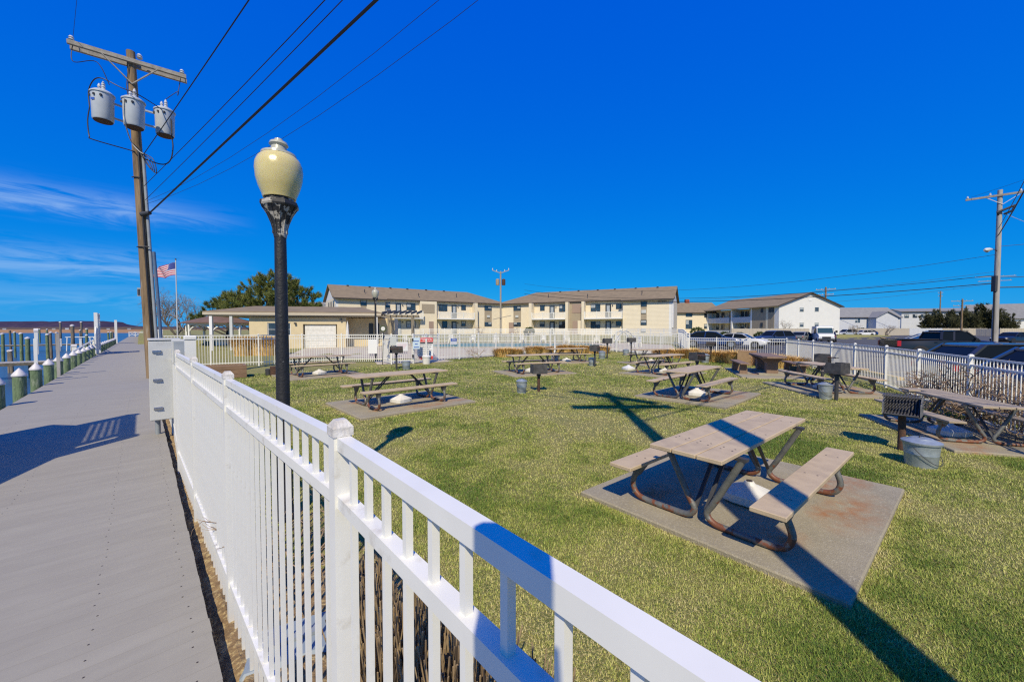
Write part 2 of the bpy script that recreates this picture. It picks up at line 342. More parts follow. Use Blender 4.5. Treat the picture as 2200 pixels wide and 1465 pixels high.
# ---------------------------------------------------------------- terrain
UX, UY, NX, NY = -.6925, .7214, .7214, .6925                      # U runs along the boardwalk, N points from it to the lawn
DECK_RZ = atan2(-UX, UY)
def DK(d, s): return (NX * d + UX * s, NY * d + UY * s)
def sm(a, b, x):
    t = min(1, max(0, (x - a) / (b - a))); return t * t * (3 - 2 * t)
def lerp(a, b, x, u, v): return u + (v - u) * min(1, max(0, (x - a) / (b - a)))
def gz(x, y):
    court = lerp(29, 33, y, 0, .3) if y < 33 else (lerp(33, 46, y, .3, .36) if y < 46 else lerp(46, 58, y, .36, 1.0))
    lot = lerp(28, 110, y, 0, .36)
    m = sm(0, 5, x - (14.5 + (y - 29) * .38)) if y > 20 else 1
    z = court * (1 - m) + lot * m
    dx = max(52 - x, 0, x - 68.5); dy = max(72 - y, 0, y - 100)
    z += (.9 - z) * (1 - sm(0, 5, sqrt(dx * dx + dy * dy)))
    if x < -9: z *= sm(-34, -9, x) if y < 46 else 1
    return z
def grid(name, m, ds, ss, keep=None, off=0, kind='structure', smooth=True):
    vs = []; idx = {}; fs = []
    for i, d in enumerate(ds):
        for j, s_ in enumerate(ss):
            x, y = DK(d, s_); idx[i, j] = len(vs); vs.append((x, y, gz(x, y) + off))
    for i in range(len(ds) - 1):
        for j in range(len(ss) - 1): fs.append((idx[i, j], idx[i + 1, j], idx[i + 1, j + 1], idx[i, j + 1]))
    me = bpy.data.meshes.new(name); me.from_pydata(vs, [], fs); me.materials.append(m)
    for p in me.polygons: p.use_smooth = smooth
    o = put(name, me); o['kind'] = kind; return o
def geo(a, b, st, g=1.0):
    r = [a]
    while r[-1] < b: r.append(r[-1] + st); st *= g
    return r
lawnm = mat('dormant_lawn', (.22, .21, .05), (.10, .14, .02), 2.4, .95, bump=1.0, bscale=110, c3=(.40, .33, .12), s3=70, lo3=.44, hi3=.62)
ds = geo(-.3, 110, 1.6) + geo(130, 5000, 25, 1.25); ss = [-x for x in geo(20, 5000, 20, 1.3)][::-1] + geo(-18, 110, 1.6) + geo(125, 6000, 20, 1.25)
ground = grid('ground', lawnm, ds, ss)
# bulkhead under the boardwalk and the bay
b = MB(); b.box((-.36, 1500, -1.1), (.1, 3300, 2.0)); b.build('bulkhead', joist, None, rot=(0, 0, DECK_RZ), kind='structure')
watm = mat('bay_water', (.035, .075, .125), (.045, .095, .15), .06, .3, bump=.55, bscale=1.1, stretch=(1, .35, 1), spec=.38)
b = MB(); b.add([(-6000, -3000, -1.35), (-.3, -3000, -1.35), (-.3, 6000, -1.35), (-6000, 6000, -1.35)], [(0, 1, 2, 3)])
b.build('water', watm, None, rot=(0, 0, DECK_RZ), kind='structure')
# far shore: marsh, wooded ridge, tree line
def strip(name, m, dist, prof, base, depth, amp, seed, nx=260):
    """a wooded ridge: heights read along the shore, real depth front to back"""
    rnd = random.Random(seed); vs = []; fs = []; rows = 5
    xs = [prof[0][0] + (prof[-1][0] - prof[0][0]) * i / nx for i in range(nx + 1)]
    for i, x in enumerate(xs):
        for k in range(len(prof) - 1):
            if prof[k][0] <= x <= prof[k + 1][0]: h = lerp(prof[k][0], prof[k + 1][0], x, prof[k][1], prof[k + 1][1])
        for r in range(rows):
            t = r / (rows - 1); hh = base + (h - base) * sin(t * pi / 2) ** .8
            vs.append((x, dist + depth * t, hh + (rnd.uniform(-amp, amp) if r else 0)))
    for i in range(nx):
        for r in range(rows - 1): a = i * rows + r; fs.append((a, a + rows, a + rows + 1, a + 1))
    me = bpy.data.meshes.new(name); me.from_pydata(vs, [], fs); me.materials.append(m); o = put(name, me); o['kind'] = 'structure'; return o
hillm = mat('hazy_leafless_wooded_hill', (.060, .048, .085), (.038, .034, .068), .012, 1, c3=(.10, .065, .07), s3=.05, bump=1, bscale=.06)  # blue of distance haze is mixed into the hill colours
hillm.node_tree.nodes['Principled BSDF'].inputs['Specular IOR Level'].default_value = 0
strip('hills', hillm, 2600, [(-5400, 66), (-4200, 60), (-3446, 66), (-3260, 68), (-3070, 64), (-3000, 56), (-2960, 44), (-2900, 32), (-2780, 24), (-2500, 21), (-2150, 20), (-1500, 20), (-800, 18), (0, 16), (900, 16), (2600, 16)], -1.4, 380, 3.2, 3)
marshm = mat('tawny_marsh_reeds', (.42, .235, .085), (.33, .17, .06), .03, 1, c3=(.22, .10, .05), s3=.012)
strip('marsh', marshm, 370, [(-1500, 1.75), (-480, 1.7), (-440, 1.5), (-400, 1.3), (-368, 1.2), (-330, 1.0), (100, .5)], -1.35, 900, .12, 5)
treem = mat('brown_far_tree_line', (.10, .068, .05), (.07, .05, .04), .05, 1)
strip('tree_line', treem, 1720, [(-2900, 9), (-1700, 13), (-1500, 9), (-1150, 11), (-600, 12), (0, 10)], -1.3, 60, 2.6, 8)
rnd = random.Random(4)
for k, (x, y) in enumerate([(-2180, 1660), (-1980, 1670), (-1900, 1650), (-1830, 1662), (-1745, 1670), (-1640, 1655)]):
    t = thing('house', ['white house at the far shore farthest from the boardwalk', 'cream house on the far shore among bare trees', 'white far shore house with the tallest gable', 'tan house low on the far shore', 'white house on the far shore just past the white gate', 'grey house on the far shore nearest the boardwalk end'][k], 'house', (x, y, 0), .8, 'houses on the far shore')
    w = 9 + 3 * rnd.random(); h = 4.5 + (2 if k == 2 else 0)
    MB().bx(-w / 2, w / 2, -4, 4, -1, h).build('wall', [siding_w, plaster, siding_w, tan_panel, siding_w, siding_g][k], t)
    MB().prism([(-4.5, h), (4.5, h), (0, h + 3)], 'x', -w / 2 - .5, w / 2 + .5).build('roof', shingle_g, t)

# parking lot, its lines and kerb
def sheet(name, m, poly, off, cuts=0, **pr):
    bm = bmesh.new(); f = bm.faces.new([bm.verts.new((x, y, 0)) for x, y in poly]); bmesh.ops.triangulate(bm, faces=[f])
    for _ in range(cuts):
        es = [e for e in bm.edges if e.calc_length() > 1.7]
        if not es: break
        bmesh.ops.subdivide_edges(bm, edges=es, cuts=1); bmesh.ops.triangulate(bm, faces=bm.faces)
    for v in bm.verts: v.co.z = gz(v.co.x, v.co.y) + off
    bmesh.ops.recalc_face_normals(bm, faces=bm.faces)
    me = bpy.data.meshes.new(name); bm.to_mesh(me); bm.free(); me.materials.append(m)
    if me.polygons and me.polygons[0].normal.z < 0: me.flip_normals()
    o = put(name, me)
    for k, v in pr.items(): o[k] = v
    return o
sheet('parking_lot', asphalt, [(8.4, 2.5), (13.6, 13.6), (18.0, 24.2), (14.2, 28.2), (24, 56), (46, 67), (69, 70), (75, 92), (100, 125), (150, 120), (62, 43), (44, 24), (30, 3)], .03, 6, kind='structure')
for a, c in (((14.6, 12.2), (25, 9.6)), ((16.5, 17.0), (27, 14.4)), ((18.3, 21.8), (29, 19.2)), ((13.2, 8.6), (22, 6.2))):
    v = Vector((c[0] - a[0], c[1] - a[1])).normalized(); n_ = Vector((-v.y, v.x)) * .05
    sheet('parking_line', yellow, [(a[0] + n_.x, a[1] + n_.y), (a[0] - n_.x, a[1] - n_.y), (c[0] - n_.x, c[1] - n_.y), (c[0] + n_.x, c[1] + n_.y)], .036, 3, kind='structure')
b = MB(); b.bar((62, 63.5, .25), (69.5, 74, .55), .3, .22); b.build('kerb', yellow, None, kind='structure')
b = MB(); b.bar((14.35, 14.2, .07), (15.9, 18.4, .07), .2, .14); b.build('kerb', yellow, None, kind='structure')

# ---------------------------------------------------------------- boardwalk
dk = MB(); dk.bx(-2.2, .22, -6, 138, -.02, .11)
for k in range(4): dk.bx(-2.1 + k * .75, -2.05 + k * .75, -6, 138, -.25, -.02)
walk = dk.build('boardwalk', joist, None, rot=(0, 0, DECK_RZ), kind='structure')
PIT = .1415
bd = MB().bx(-2.24, .26, 0, .1402, .112, .15)
for dx in (-1.72, -.98, -.24, .18): pass
board_me = bd.mesh('board', deckm)
y = -4.0; n = 0
while n < 290: put('board', board_me, walk, (rnd.uniform(-.003, .003), y, 0)); y += PIT; n += 1
b = MB()
while y < 138: b.bx(-2.24, .26, y, y + .1375, .112, .15); y += PIT
b.build('board', deckm, walk, kind='stuff')
b = MB(); yy = -3.93
while yy < 14:
    for d in (-1.72, -.98, -.24, .17): b.lathe([(.0055, .1505), (.0055, .1512)], (d + rnd.uniform(-.012, .012), yy, 0), 6)
    yy += PIT
b.build('screw_head', trim_d, walk, kind='stuff')
# ground strip between boardwalk and fence
def strip_soil():
    vs, fs = [], []
    sx = geo(-2, 16, .07); dx = [.15 + i * .07 for i in range(9)]
    for s_ in sx:
        for d in dx: x, y = DK(d, s_); vs.append((x, y, .015 + .055 * sm(.24, .36, d) + .018 * math.sin(s_ * 9 + d * 31) * rnd.random() + rnd.uniform(0, .016)))
    n = len(dx)
    for i in range(len(sx) - 1):
        for j in range(n - 1): fs.append((i * n + j, i * n + j + 1, (i + 1) * n + j + 1, (i + 1) * n + j))
    me = bpy.data.meshes.new('soil_strip'); me.from_pydata(vs, [], fs); me.materials.append(soil); put('soil_strip', me, kind='structure')
strip_soil()
def rock(name, loc, r, m, label, cat, seed, group=None, sz=.7):
    rn = random.Random(seed); bm = bmesh.new(); bmesh.ops.create_icosphere(bm, subdivisions=2, radius=r)
    for v in bm.verts: v.co *= rn.uniform(.82, 1.12); v.co.z *= sz
    me = bpy.data.meshes.new(name); bm.to_mesh(me); bm.free(); me.materials.append(m); return tag(put(name, me, None, loc), label, cat, group)
rock('stone', (-1.36, 1.96, .04), .042, stone, 'ochre stone lying in the dirt beside the boardwalk edge', 'stone', 3)

# ---------------------------------------------------------------- fences
def fence(name, label, pts, L, top, rails, post=.05, picket=.016, gap=.108, rail_h=.035, rail_w=.026, group=None, m=white, cap='dome', pick_bot=.06, pick_top=None, limit=300, skip_last=False, skip_first=False, post_z=0):
    """posts (each with its cap), rails and pickets along a line of points; local origin at the first point"""
    t = thing(name, label, 'fence', (pts[0][0], pts[0][1], 0), 0, group); o = Vector(pts[0]).to_2d()
    pt = pick_top or rails[0] - rail_h / 2
    pm = MB().bx(-picket / 2, picket / 2, -picket / 2, picket / 2, pick_bot, pt).mesh('picket', m)
    h = post / 2; pom = MB().bx(-h, h, -h, h, 0, top - .03).mesh('post', m); c = h * 1.12
    cm = MB(); cm.add([(x * k, y * k, z) for z, k in ((top - .045, c), (top - .02, c), (top, c * .5)) for x, y in ((-1, -1), (1, -1), (1, 1), (-1, 1))], [(3, 2, 1, 0), (8, 9, 10, 11)] + [(r * 4 + i, r * 4 + (i + 1) % 4, r * 4 + 4 + (i + 1) % 4, r * 4 + 4 + i) for r in range(2) for i in range(4)])
    cme = cm.mesh('post_cap', white_cap if cap == 'old' else m)
    cnt = 0; rest = MB(); lastpost = None
    for i in range(len(pts) - 1):
        a, b_ = Vector(pts[i]), Vector(pts[i + 1]); D = (b_ - a).length; n = max(1, round(D / L)); ang = atan2(b_.y - a.y, b_.x - a.x)
        for k in range(n + 1):
            p = a + (b_ - a) * (k / n)
            if k == n and i < len(pts) - 2: continue
            if (k == n and skip_last) or (k == 0 and i == 0 and skip_first): continue
            po = put('post', pom, t, (p.x - o.x, p.y - o.y, gz(p.x, p.y) + post_z), (0, 0, ang)); put('post_cap', cme, po)
        for k in range(n):
            p = a + (b_ - a) * (k / n); q = a + (b_ - a) * ((k + 1) / n); d = (q - p).normalized(); z0, z1 = gz(p.x, p.y), gz(q.x, q.y)
            for rz in rails:
                u, w = p + d * h - o, q - d * h - o
                MB().bar((u.x, u.y, z0 + rz - rail_h / 2), (w.x, w.y, z1 + rz - rail_h / 2), rail_w, rail_h).build('rail', m, t)
            span = (q - p).length; m_ = max(1, int(round(span / gap)) - 1)
            for j in range(m_):
                f = (j + 1) / (m_ + 1); c_ = p + (q - p) * f - o; zz = z0 + (z1 - z0) * f
                if cnt < limit: put('picket', pm, t, (c_.x, c_.y, zz), (0, 0, ang)); cnt += 1
                else: rest.box((c_.x, c_.y, zz + (pick_bot + pt) / 2), (picket, picket, pt - pick_bot), ang)
    if rest.v: rest.build('picket', m, t, kind='stuff')
    return t
P1 = Vector((-.495, 1.105)); dirL = Vector((-.703, .7112)); dirR = Vector((.66, -.7513))
near = dict(L=1.8, top=1.643, rails=(1.597, 1.432, .33), gap=.106, rail_h=.036, rail_w=.036, cap='old', pick_bot=.03, limit=400)
pts = [P1 + dirL * 5.4, P1, P1 + dirR * 1.8, P1 + dirR * 3.6]
fence('metal_fence', 'near white metal picket fence running beside the boardwalk past the lamp post', [tuple(p) for p in pts], **near)
# the fence goes on beyond the cabinet, seen end on
e = P1 + dirL * 5.45; far = [DK(.38, 9.0), DK(.38, 15.4)]
fence('metal_fence', 'white fence run behind the grey cabinet up to the utility pole', [tuple(e), far[0], far[1]], 1.8, 1.643, (1.597, 1.432, .33), cap='old', skip_first=True)
fence('metal_fence', 'tall white fence along the far part of the boardwalk beyond the utility pole', [DK(.55, 20), DK(.55, 46)], 2.2, 1.9, (1.85, .25), post=.1, picket=.03, gap=.12, limit=240)
pool = dict(L=1.83, top=1.68, rails=(1.62, 1.44, .22), post=.065, picket=.022, gap=.115, rail_h=.04, rail_w=.03, limit=420)
fence('pool_fence', 'white pool fence standing before the yellow brick pool house', [(-16.4, 17.9), (-15.0, 19.2), (-9.8, 22.2), (-7.5, 22.4)], group=None, **pool)
fence('pool_fence', 'white gate bay of the pool fence where the notices hang', [(-7.5, 22.4), (-6.6, 21.1), (-5.5, 21.5), (-4.5, 23.5)], skip_first=True, skip_last=True, **{**pool, 'L': 1.3})
fence('pool_fence', 'white pool fence behind the middle lawn in front of the blue pool water', [(-4.5, 23.5), (0, 28.3), (4.5, 31.0), (8.3, 30.6), (12.05, 26.7)], **pool)
fence('pool_fence', 'far white pool fence on the courtyard side of the pool', [(-11.5, 45.5), (13.5, 45.5), (17.0, 39.5), (12.6, 27.4)], **{**pool, 'limit': 300})
low = dict(L=1.86, top=1.39, rails=(1.34, 1.18, .12), post=.065, picket=.0135, gap=.115, rail_h=.035, rail_w=.028)
fence('lot_fence', 'low white fence at the head of the lawn in front of the parked cars', [(12.05, 26.7), (16.5, 23.2)], skip_first=True, skip_last=True, **low)
fence('lot_fence', 'long low white fence between the lawn and the parking lot', [(16.5, 23.2), (12.23, 12.6), (9.52, 8.0), (7.6, 4.6)], **{**low, 'L': 2.3, 'limit': 300})
# ---------------------------------------------------------------- waterfront
pm = MB(); pm.lathe([(.122, -3.0), (.125, -.6), (.122, .52)], n=18); pil_me = pm.mesh('shaft', pil_green, True)
cp_ = MB(); cp_.lathe([(.138, .495), (.142, .52), (.136, .545), (.07, .64), (.01, .715)], n=20); cap_me = cp_.mesh('cap', cone, True)
LBL = ['nearest green bollard piling at the left picture edge with white cone cap', 'second green piling from the left picture edge with white cone cap', 'green piling with a white post standing behind its cone cap', 'fourth green capped piling along the boardwalk edge', 'green piling just behind the thin grey stake', 'sixth capped green piling before the white gate', 'capped green piling halfway to the white gate', 'eighth capped green piling along the boardwalk', 'capped green piling three before the white gate', 'capped green piling two before the white gate', 'capped green piling right before the white gate']
ORD = ['first', 'second', 'third', 'fourth', 'fifth', 'sixth', 'seventh', 'eighth', 'ninth', 'tenth', 'eleventh', 'twelfth', 'thirteenth', 'fourteenth', 'fifteenth', 'sixteenth']; far_k = 0
k = 0; s_ = 7.55 + 2.28 * 3
while s_ < 72:
    x, y = DK(-2.39, s_); vis = s_ > 15.2
    if vis and k < 11: lab = LBL[k]
    elif vis: lab = 'capped green piling past the white gate, %s of its row' % ORD[far_k]; far_k += 1
    else: lab = 'capped green piling on the boardwalk edge left out of view'
    g_ = 'capped pilings along the boardwalk edge'
    if not (abs(s_ - 41.2) < 1.3):
        t = thing('piling', lab, 'piling', (x, y, .15), rnd.uniform(0, 6), g_)
        if vis: k += 1
        sc = rnd.uniform(.94, 1.06)
        put('shaft', pil_me, t, scale=(sc, sc, 1)); put('cap', cap_me, t, scale=(sc, sc, 1))
    s_ += 2.28
def post_thing(name, label, cat, d, s_, z0, z1, r, m, sq=False, capm=None, group=None):
    x, y = DK(d, s_); t = thing(name, label, cat, (x, y, z0), DECK_RZ, group); h = z1 - z0; b = MB()
    if sq: b.bx(-r, r, -r, r, 0, h)
    else: b.lathe([(r * 1.05, 0), (r, h)], n=12)
    b.build('shaft', m, t, not sq)
    if capm: MB().lathe([(r * 1.2, h), (r * 1.2, h + .06), (.02, h + .06 + r * .9)], n=12).build('cap', capm, t, True)
    return t
post_thing('stake', 'thin grey wooden stake standing among the near pilings', 'post', -2.3, 22.6, -.6, 1.75, .045, palewood, True)
post_thing('white_post', 'white post standing behind the third capped piling', 'post', -2.54, 20.2, -.6, 1.6, .04, vinyl, True)
# white dock gates: two posts, lattice top, braced wings
def dock_gate(label, s_, loc_d=-2.3, w=2.2, h=2.95):
    x, y = DK(loc_d, s_); t = thing('dock_gate', label, 'gate', (x, y, .15), DECK_RZ)
    for yy in (0, w): MB().bx(-.09, .09, yy - .09, yy + .09, 0, h).build('gate_post', vinyl, t); 
    MB().bx(-.06, .06, .09, w - .09, h - .16, h - .02).build('header', vinyl, t); MB().bx(-.05, .05, .09, w - .09, 1.95, 2.07).build('mid_rail', vinyl, t)
    b = MB(); n_ = 17
    for i in range(n_):
        yy = .48 + (w - .60) * i / (n_ - 1); b.bx(-.012, .0, yy - .022, yy + .022, 2.07, h - .16)
    for zz, hh in ((2.12, .05), (2.26, .028), (2.38, .028), (2.50, .028), (2.62, .028), (2.74, .05)): b.bx(.001, .013, .48, w - .09, zz - hh, zz + hh)
    b.build('lattice', vinyl, t); MB().bx(-.07, .07, .33, .46, 0, h - .16).build('gate_post', vinyl, t)
    MB().bx(-.03, .03, .5, w - .5, .08, 1.93).build('gate_panel', vinyl, t)
    MB().bx(-.03, .03, .09, .46, .3, 1.9).build('side_panel', vinyl, t); MB().bx(-.03, .03, w - .46, w - .09, .3, 1.9).build('side_panel', vinyl, t)
    for sgn, y0 in ((-1, -.09), (1, w + .09)):
        MB().prism([(y0, .06), (y0, 1.95), (y0 + sgn * .75, 1.45), (y0 + sgn * .75, .06)], 'x', -.025, .025).build('wing_panel', vinyl, t)
    return t
dock_gate('white dock gate with lattice top standing on the boardwalk edge', 40.2)
dock_gate('white dock gate out of view left, its lattice shadow falling on the boardwalk', 6.95, -2.28)
# gangway rails, piers
def pier(label, s_, z, L, w):
    x, y = DK(-2.5, s_); t = thing('pier', label, 'pier', (x, y, z), DECK_RZ)
    b = MB(); b.bx(-L, 0, -w / 2, w / 2, -.22, -.04); b.build('frame', joist, t)
    me = MB().bx(-.07, .07, -w / 2, w / 2, -.037, 0).mesh('board', palewood); n_ = int(L / .147)
    for i in range(min(n_, 230)): put('board', me, t, (-.08 - i * .147, 0, rnd.uniform(-.004, .004)))
    for i in range(int(L / 5)): MB().lathe([(.11, -3), (.11, -.1)], (-3 - 5 * i, w * .35, 0), 8).build('leg', pil_brown, t)
    return t
pier('low wooden pier across the water behind the near pilings', 41.3, -.25, 30, 1.6)
pier('farther wooden pier with white pedestals running out from the boardwalk', 92, -.35, 66, 1.8)
for sgn, lab in ((-1, 'white sloping gangway rail on the near side of the gate'), (1, 'white sloping gangway rail just past the gate')):
    s0 = 40.2 + (-.1 if sgn < 0 else 2.3); x, y = DK(-2.45, s0); t = thing('gangway_rail', lab, 'railing', (x, y, .1), DECK_RZ)
    for z in (1.0, .72): MB().bar((0, 0, z + .05), (-.35, sgn * 7.5, z - .45), .05, .07).build('rail', vinyl, t)
    for f in (0, .5, 1): MB().bx(-.35 * f - .035, -.35 * f + .035, sgn * 7.5 * f - .035, sgn * 7.5 * f + .035, -.6, 1.0 - .45 * f).build('post', vinyl, t)
x, y = DK(-2.3, 70); t = thing('dock_gate', 'second white gate post farther along the boardwalk edge', 'gate', (x, y, .15), DECK_RZ)
MB().bx(-.12, .12, -.12, .12, 0, 2.95).build('gate_post', vinyl, t); MB().bx(-.05, .05, .3, 1.7, .3, 2.2).build('gate_panel', vinyl, t)
# boardwalk end rail
x, y = DK(-2.2, 137); t = thing('end_railing', 'white railing with crossed panels closing the far end of the boardwalk', 'railing', (x, y, .15), DECK_RZ)
for i in range(5): MB().bx(i * 1.1 - .08, i * 1.1 + .08, -.08, .08, 0, 1.25).build('post', vinyl, t)
for z in (.3, 1.1): MB().bx(0, 4.4, -.05, .05, z - .06, z + .06).build('rail', vinyl, t)
for i in range(4): MB().bar((i * 1.1 + .1, .0, .36), (i * 1.1 + 1.0, .0, 1.04), .06, .08).bar((i * 1.1 + .1, .02, 1.04), (i * 1.1 + 1.0, .02, .36), .06, .08).build('cross_brace', vinyl, t)
# mooring piles and pedestals standing in the water: (X, Y, top z, radius, kind)
MOOR = [('green mooring pile with white cap at the left picture edge', -52.12, 39.5, 1.43, 0.12, 'g'),
        ('slim dark mooring pile left of the capped ones', -77.94, 60.0, 1.76, 0.13, 'd'),
        ('slim grey mooring pile with white tip behind the low pier', -57.97, 45.0, 1.57, 0.10, 'g'),
        ('stout mossy mooring pile before the low pier with white cap', -50.36, 39.6, 1.47, 0.13, 'g'),
        ('thick mooring pile with a wide white collar', -48.93, 39.0, 1.01, 0.17, 'g'),
        ('tall capped mooring pile rising against the wooded hills', -88.82, 76.0, 3.32, 0.17, 'b'),
        ('tall slim mooring pile between the stout grey pile and the gate', -84.70, 76.0, 3.32, 0.17, 'b'),
        ('stout grey mooring pile with white cone just left of the gate', -46.65, 41.0, 2.30, 0.15, 'b'),
        ('green capped mooring pile midway on the far pier', -51.73, 43.0, 1.33, 0.14, 'g'),
        ('grey mooring pile with white tip beside the far pier', -52.53, 44.0, 1.56, 0.12, 'b'),
        ('thin green mooring pile farthest left in the open water', -116.17, 95.0, 1.95, 0.16, 'g'),
        ('thin green mooring pile behind the green capped one', -110.73, 92.0, 1.90, 0.16, 'g'),
        ('short reddish tipped mooring pile', -73.13, 62.0, 1.38, 0.14, 'b'),
        ('capped mooring pile standing before the taller one right of the lift frame', -63.90, 58.0, 1.03, 0.16, 'g'),
        ('tall capped mooring pile right of the lift frame', -81.49, 74.0, 1.99, 0.17, 'g'),
        ('brown mooring pile stub in the near water', -37.82, 29.0, 0.29, 0.09, 'b'),
        ('second brown mooring pile stub in the near water', -37.00, 28.5, 0.34, 0.09, 'b'),
        ('plain brown mooring pile just left of the tall slim one', -80.50, 72.0, 1.76, 0.13, 'b'),
        ('mossy mooring pile just past the white gate', -83.57, 80.0, 1.32, 0.16, 'g'),
        ('thin pile past the white gate near the moored skiff', -83.08, 80.0, 1.32, 0.14, 'g'),
        ('leaning dark pile past the white gate by the boardwalk edge', -81.62, 79.0, 1.42, 0.14, 'd')]
for lab, X, Y, z, r, kd in MOOR:
    t = thing('mooring_pile', lab, 'piling', (X, Y, -3), 0, 'mooring piles in the water'); h = z + 3
    m = {'g': pil_green, 'b': pil_brown, 'd': joist}[kd]
    MB().tube([(0, 0, 0), (rnd.uniform(-.03, .03), 0, h * .5), (rnd.uniform(-.08, .08), 0, h)], [r * 1.05, r, r * .95], 12).build('shaft', m, t, True)
    if kd != 'd' and kd in 'gb' and z > .1: MB().lathe([(r * 1.15, h - .05), (r * 1.15, h + .05), (.02, h + r)], n=12).build('cap', cone, t, True)
for lab, X, Y, z0, z1 in [('white dock pedestal box standing low on the near pier', -31.2, 27.5, -.3, .85), ('white dock pedestal left on the low pier', -42.5, 34.5, -.3, 2.0), ('white dock pedestal on the far pier left of the lift frame', -58.5, 50, -.3, .7), ('second white dock pedestal left of the lift frame', -57, 51, -.3, .75), ('slim white dock pedestal right of the lift frame', -62.5, 66, -.3, 2.3), ('white dock pedestal behind the piling cap', -46.5, 39.6, -.3, .8)]:
    t = thing('dock_pedestal', lab, 'pedestal', (X, Y, z0), DECK_RZ); h = z1 - z0
    MB().bx(-.11, .11, -.11, .11, 0, h * .86).build('body', vinyl, t); MB().bx(-.13, .13, -.13, .13, h * .86, h * .94).build('lid', cone, t); MB().prism([(-.13, h * .94), (.13, h * .94), (0, h)], 'x', -.13, .13).build('roof', cone, t)
t = thing('boat_lift', 'white frame of a boat lift standing between mooring piles', 'boat lift', (-67, 60, -1.4), .6)
for xx in (-1.3, 1.3):
    for yy in (-.9, .9): MB().bar((xx, yy, 0), (xx * .92, yy, 2.1), .10).build('leg', vinyl, t)
for yy in (-.9, .9): MB().bx(-1.4, 1.4, yy - .05, yy + .05, 2.1, 2.2).build('beam', vinyl, t)
for xx in (-1.0, 1.0): MB().bx(xx - .05, xx + .05, -.84, .84, 2.0, 2.09).build('cross_beam', vinyl, t)
t = thing('skiff', 'small dark skiff moored beyond the white gate', 'boat', (-69.5, 80, -1.35), .75)
b = MB(); sec = []
for x_, w_, z_ in ((-2.6, .9, .75), (-1, 1.05, .7), (1, .95, .8), (2.2, .5, .95), (2.9, .06, 1.05)): sec.append([(x_, -w_, z_), (x_, -w_ * .75, .05), (x_, 0, -.1), (x_, w_ * .75, .05), (x_, w_, z_)])
vs = [p for s in sec for p in s]; b.add(vs, [(i * 5 + j, i * 5 + j + 1, i * 5 + 6 + j, i * 5 + 5 + j) for i in range(4) for j in range(4)] + [(0, 1, 2, 3, 4)])
b.build('hull', p_dk, t, True); MB().bx(-1.6, -1.2, -.9, .9, .45, .5).build('thwart', palewood, t); MB().bx(.3, .7, -.85, .85, .45, .5).build('thwart', palewood, t)
# ---------------------------------------------------------------- grey cabinet, pedestal, utility pole
cx, cy = -5.62, 6.42
t = thing('utility_cabinet', 'light grey metal cabinet with three latches at the end of the near fence', 'cabinet', (cx, cy, .42), DECK_RZ)
MB().bx(-.30, .07, -.02, .36, 0, 1.30, .008).build('body', cab, t)
MB().bx(-.315, .06, -.045, -.022, .012, 1.288, .006).build('door', cab, t)
MB().bx(-.32, .085, -.05, .38, 1.302, 1.335, .008).build('lid', cab, t)
for z in (.2, .66, 1.12):
    l = MB().bx(-.27, -.16, -.062, -.046, z - .022, z + .022, .004).build('latch', chrome, t); MB().bx(-.255, -.175, -.078, -.063, z - .009, z + .009).build('latch_handle', chrome, l)
MB().lathe([(.035, -.42), (.035, 0)], (.02, .12, 0), 10).build('leg', conduit, t, True); MB().lathe([(.035, -.42), (.035, 0)], (-.22, .24, 0), 10).build('leg', conduit, t, True)
t = thing('power_pedestal', 'square white pedestal with hinged lid standing behind the near fence', 'pedestal', (-4.22, 5.06, 0), DECK_RZ)
MB().bx(-.055, .055, -.055, .055, 0, 1.76).build('post', vinyl, t); MB().bx(-.065, .065, -.065, .065, 1.762, 1.82, .012).build('lid', vinyl, t); MB().bx(-.02, .02, -.07, -.057, 1.5, 1.53).build('latch', chrome, t)
t = thing('meter_box', 'small grey meter box with glass face between cabinet and white pedestal', 'meter', (-4.72, 5.5, 0), DECK_RZ)
MB().bx(-.1, .1, -.06, .06, 1.42, 1.76, .01).build('body', cab, t); MB().bx(-.08, .08, -.072, -.062, 1.45, 1.73).build('face', blind, t); MB().bx(-.03, .03, -.03, .03, 0, 1.42).build('stand', conduit, t)
# ---------------------------------------------------------------- utility pole by the boardwalk
def catenary(p, q, sag, n=14):
    p, q = Vector(p), Vector(q); return [p.lerp(q, i / n) - Vector((0, 0, sag * 4 * (i / n) * (1 - i / n))) for i in range(n + 1)]
LP = Vector((-13.06, 14.0, 0)); TOPX = Vector((-.47, 0, 11.75))       # the pole leans to the left
t = thing('utility_pole', 'leaning wooden utility pole with crossarm and three grey transformers by the boardwalk', 'utility pole', LP)
def lean(z, dx=0, dy=0): return Vector((TOPX.x * z / 11.75 + dx, dy, z))
MB().tube([lean(0), lean(4), lean(8), lean(11.75)], [.17, .155, .14, .12], 14).build('pole', polewood, t, True)
arm = Vector((.80, .60, 0)).normalized(); prp = Vector((-arm.y, arm.x, 0))
AC = lean(11.35)
for k, o_ in enumerate((-.17, .17)):
    a = AC + prp * o_ ; MB().bar(a - arm * 1.5, a + arm * 1.5, .10, .13).build('crossarm', armwood, t)
for sg in (-1, 1): MB().bar(AC + arm * sg * .7 - Vector((0, 0, .08)) - prp * .23, lean(10.55) - prp * .15, .05, .03).build('arm_brace', armwood, t)
for f in (-1.4, 1.38):
    MB().lathe([(.05, 0), (.08, .03), (.045, .07), (.07, .10), (.04, .15)], AC + arm * f - prp * .17 + Vector((0, 0, .066)), 10).build('insulator', porcelain, t, True)
MB().lathe([(.06, 0), (.09, .03), (.05, .07), (.08, .10), (.04, .16)], lean(11.5) + arm * .24 - prp * .17 , 10).build('insulator', porcelain, t, True)
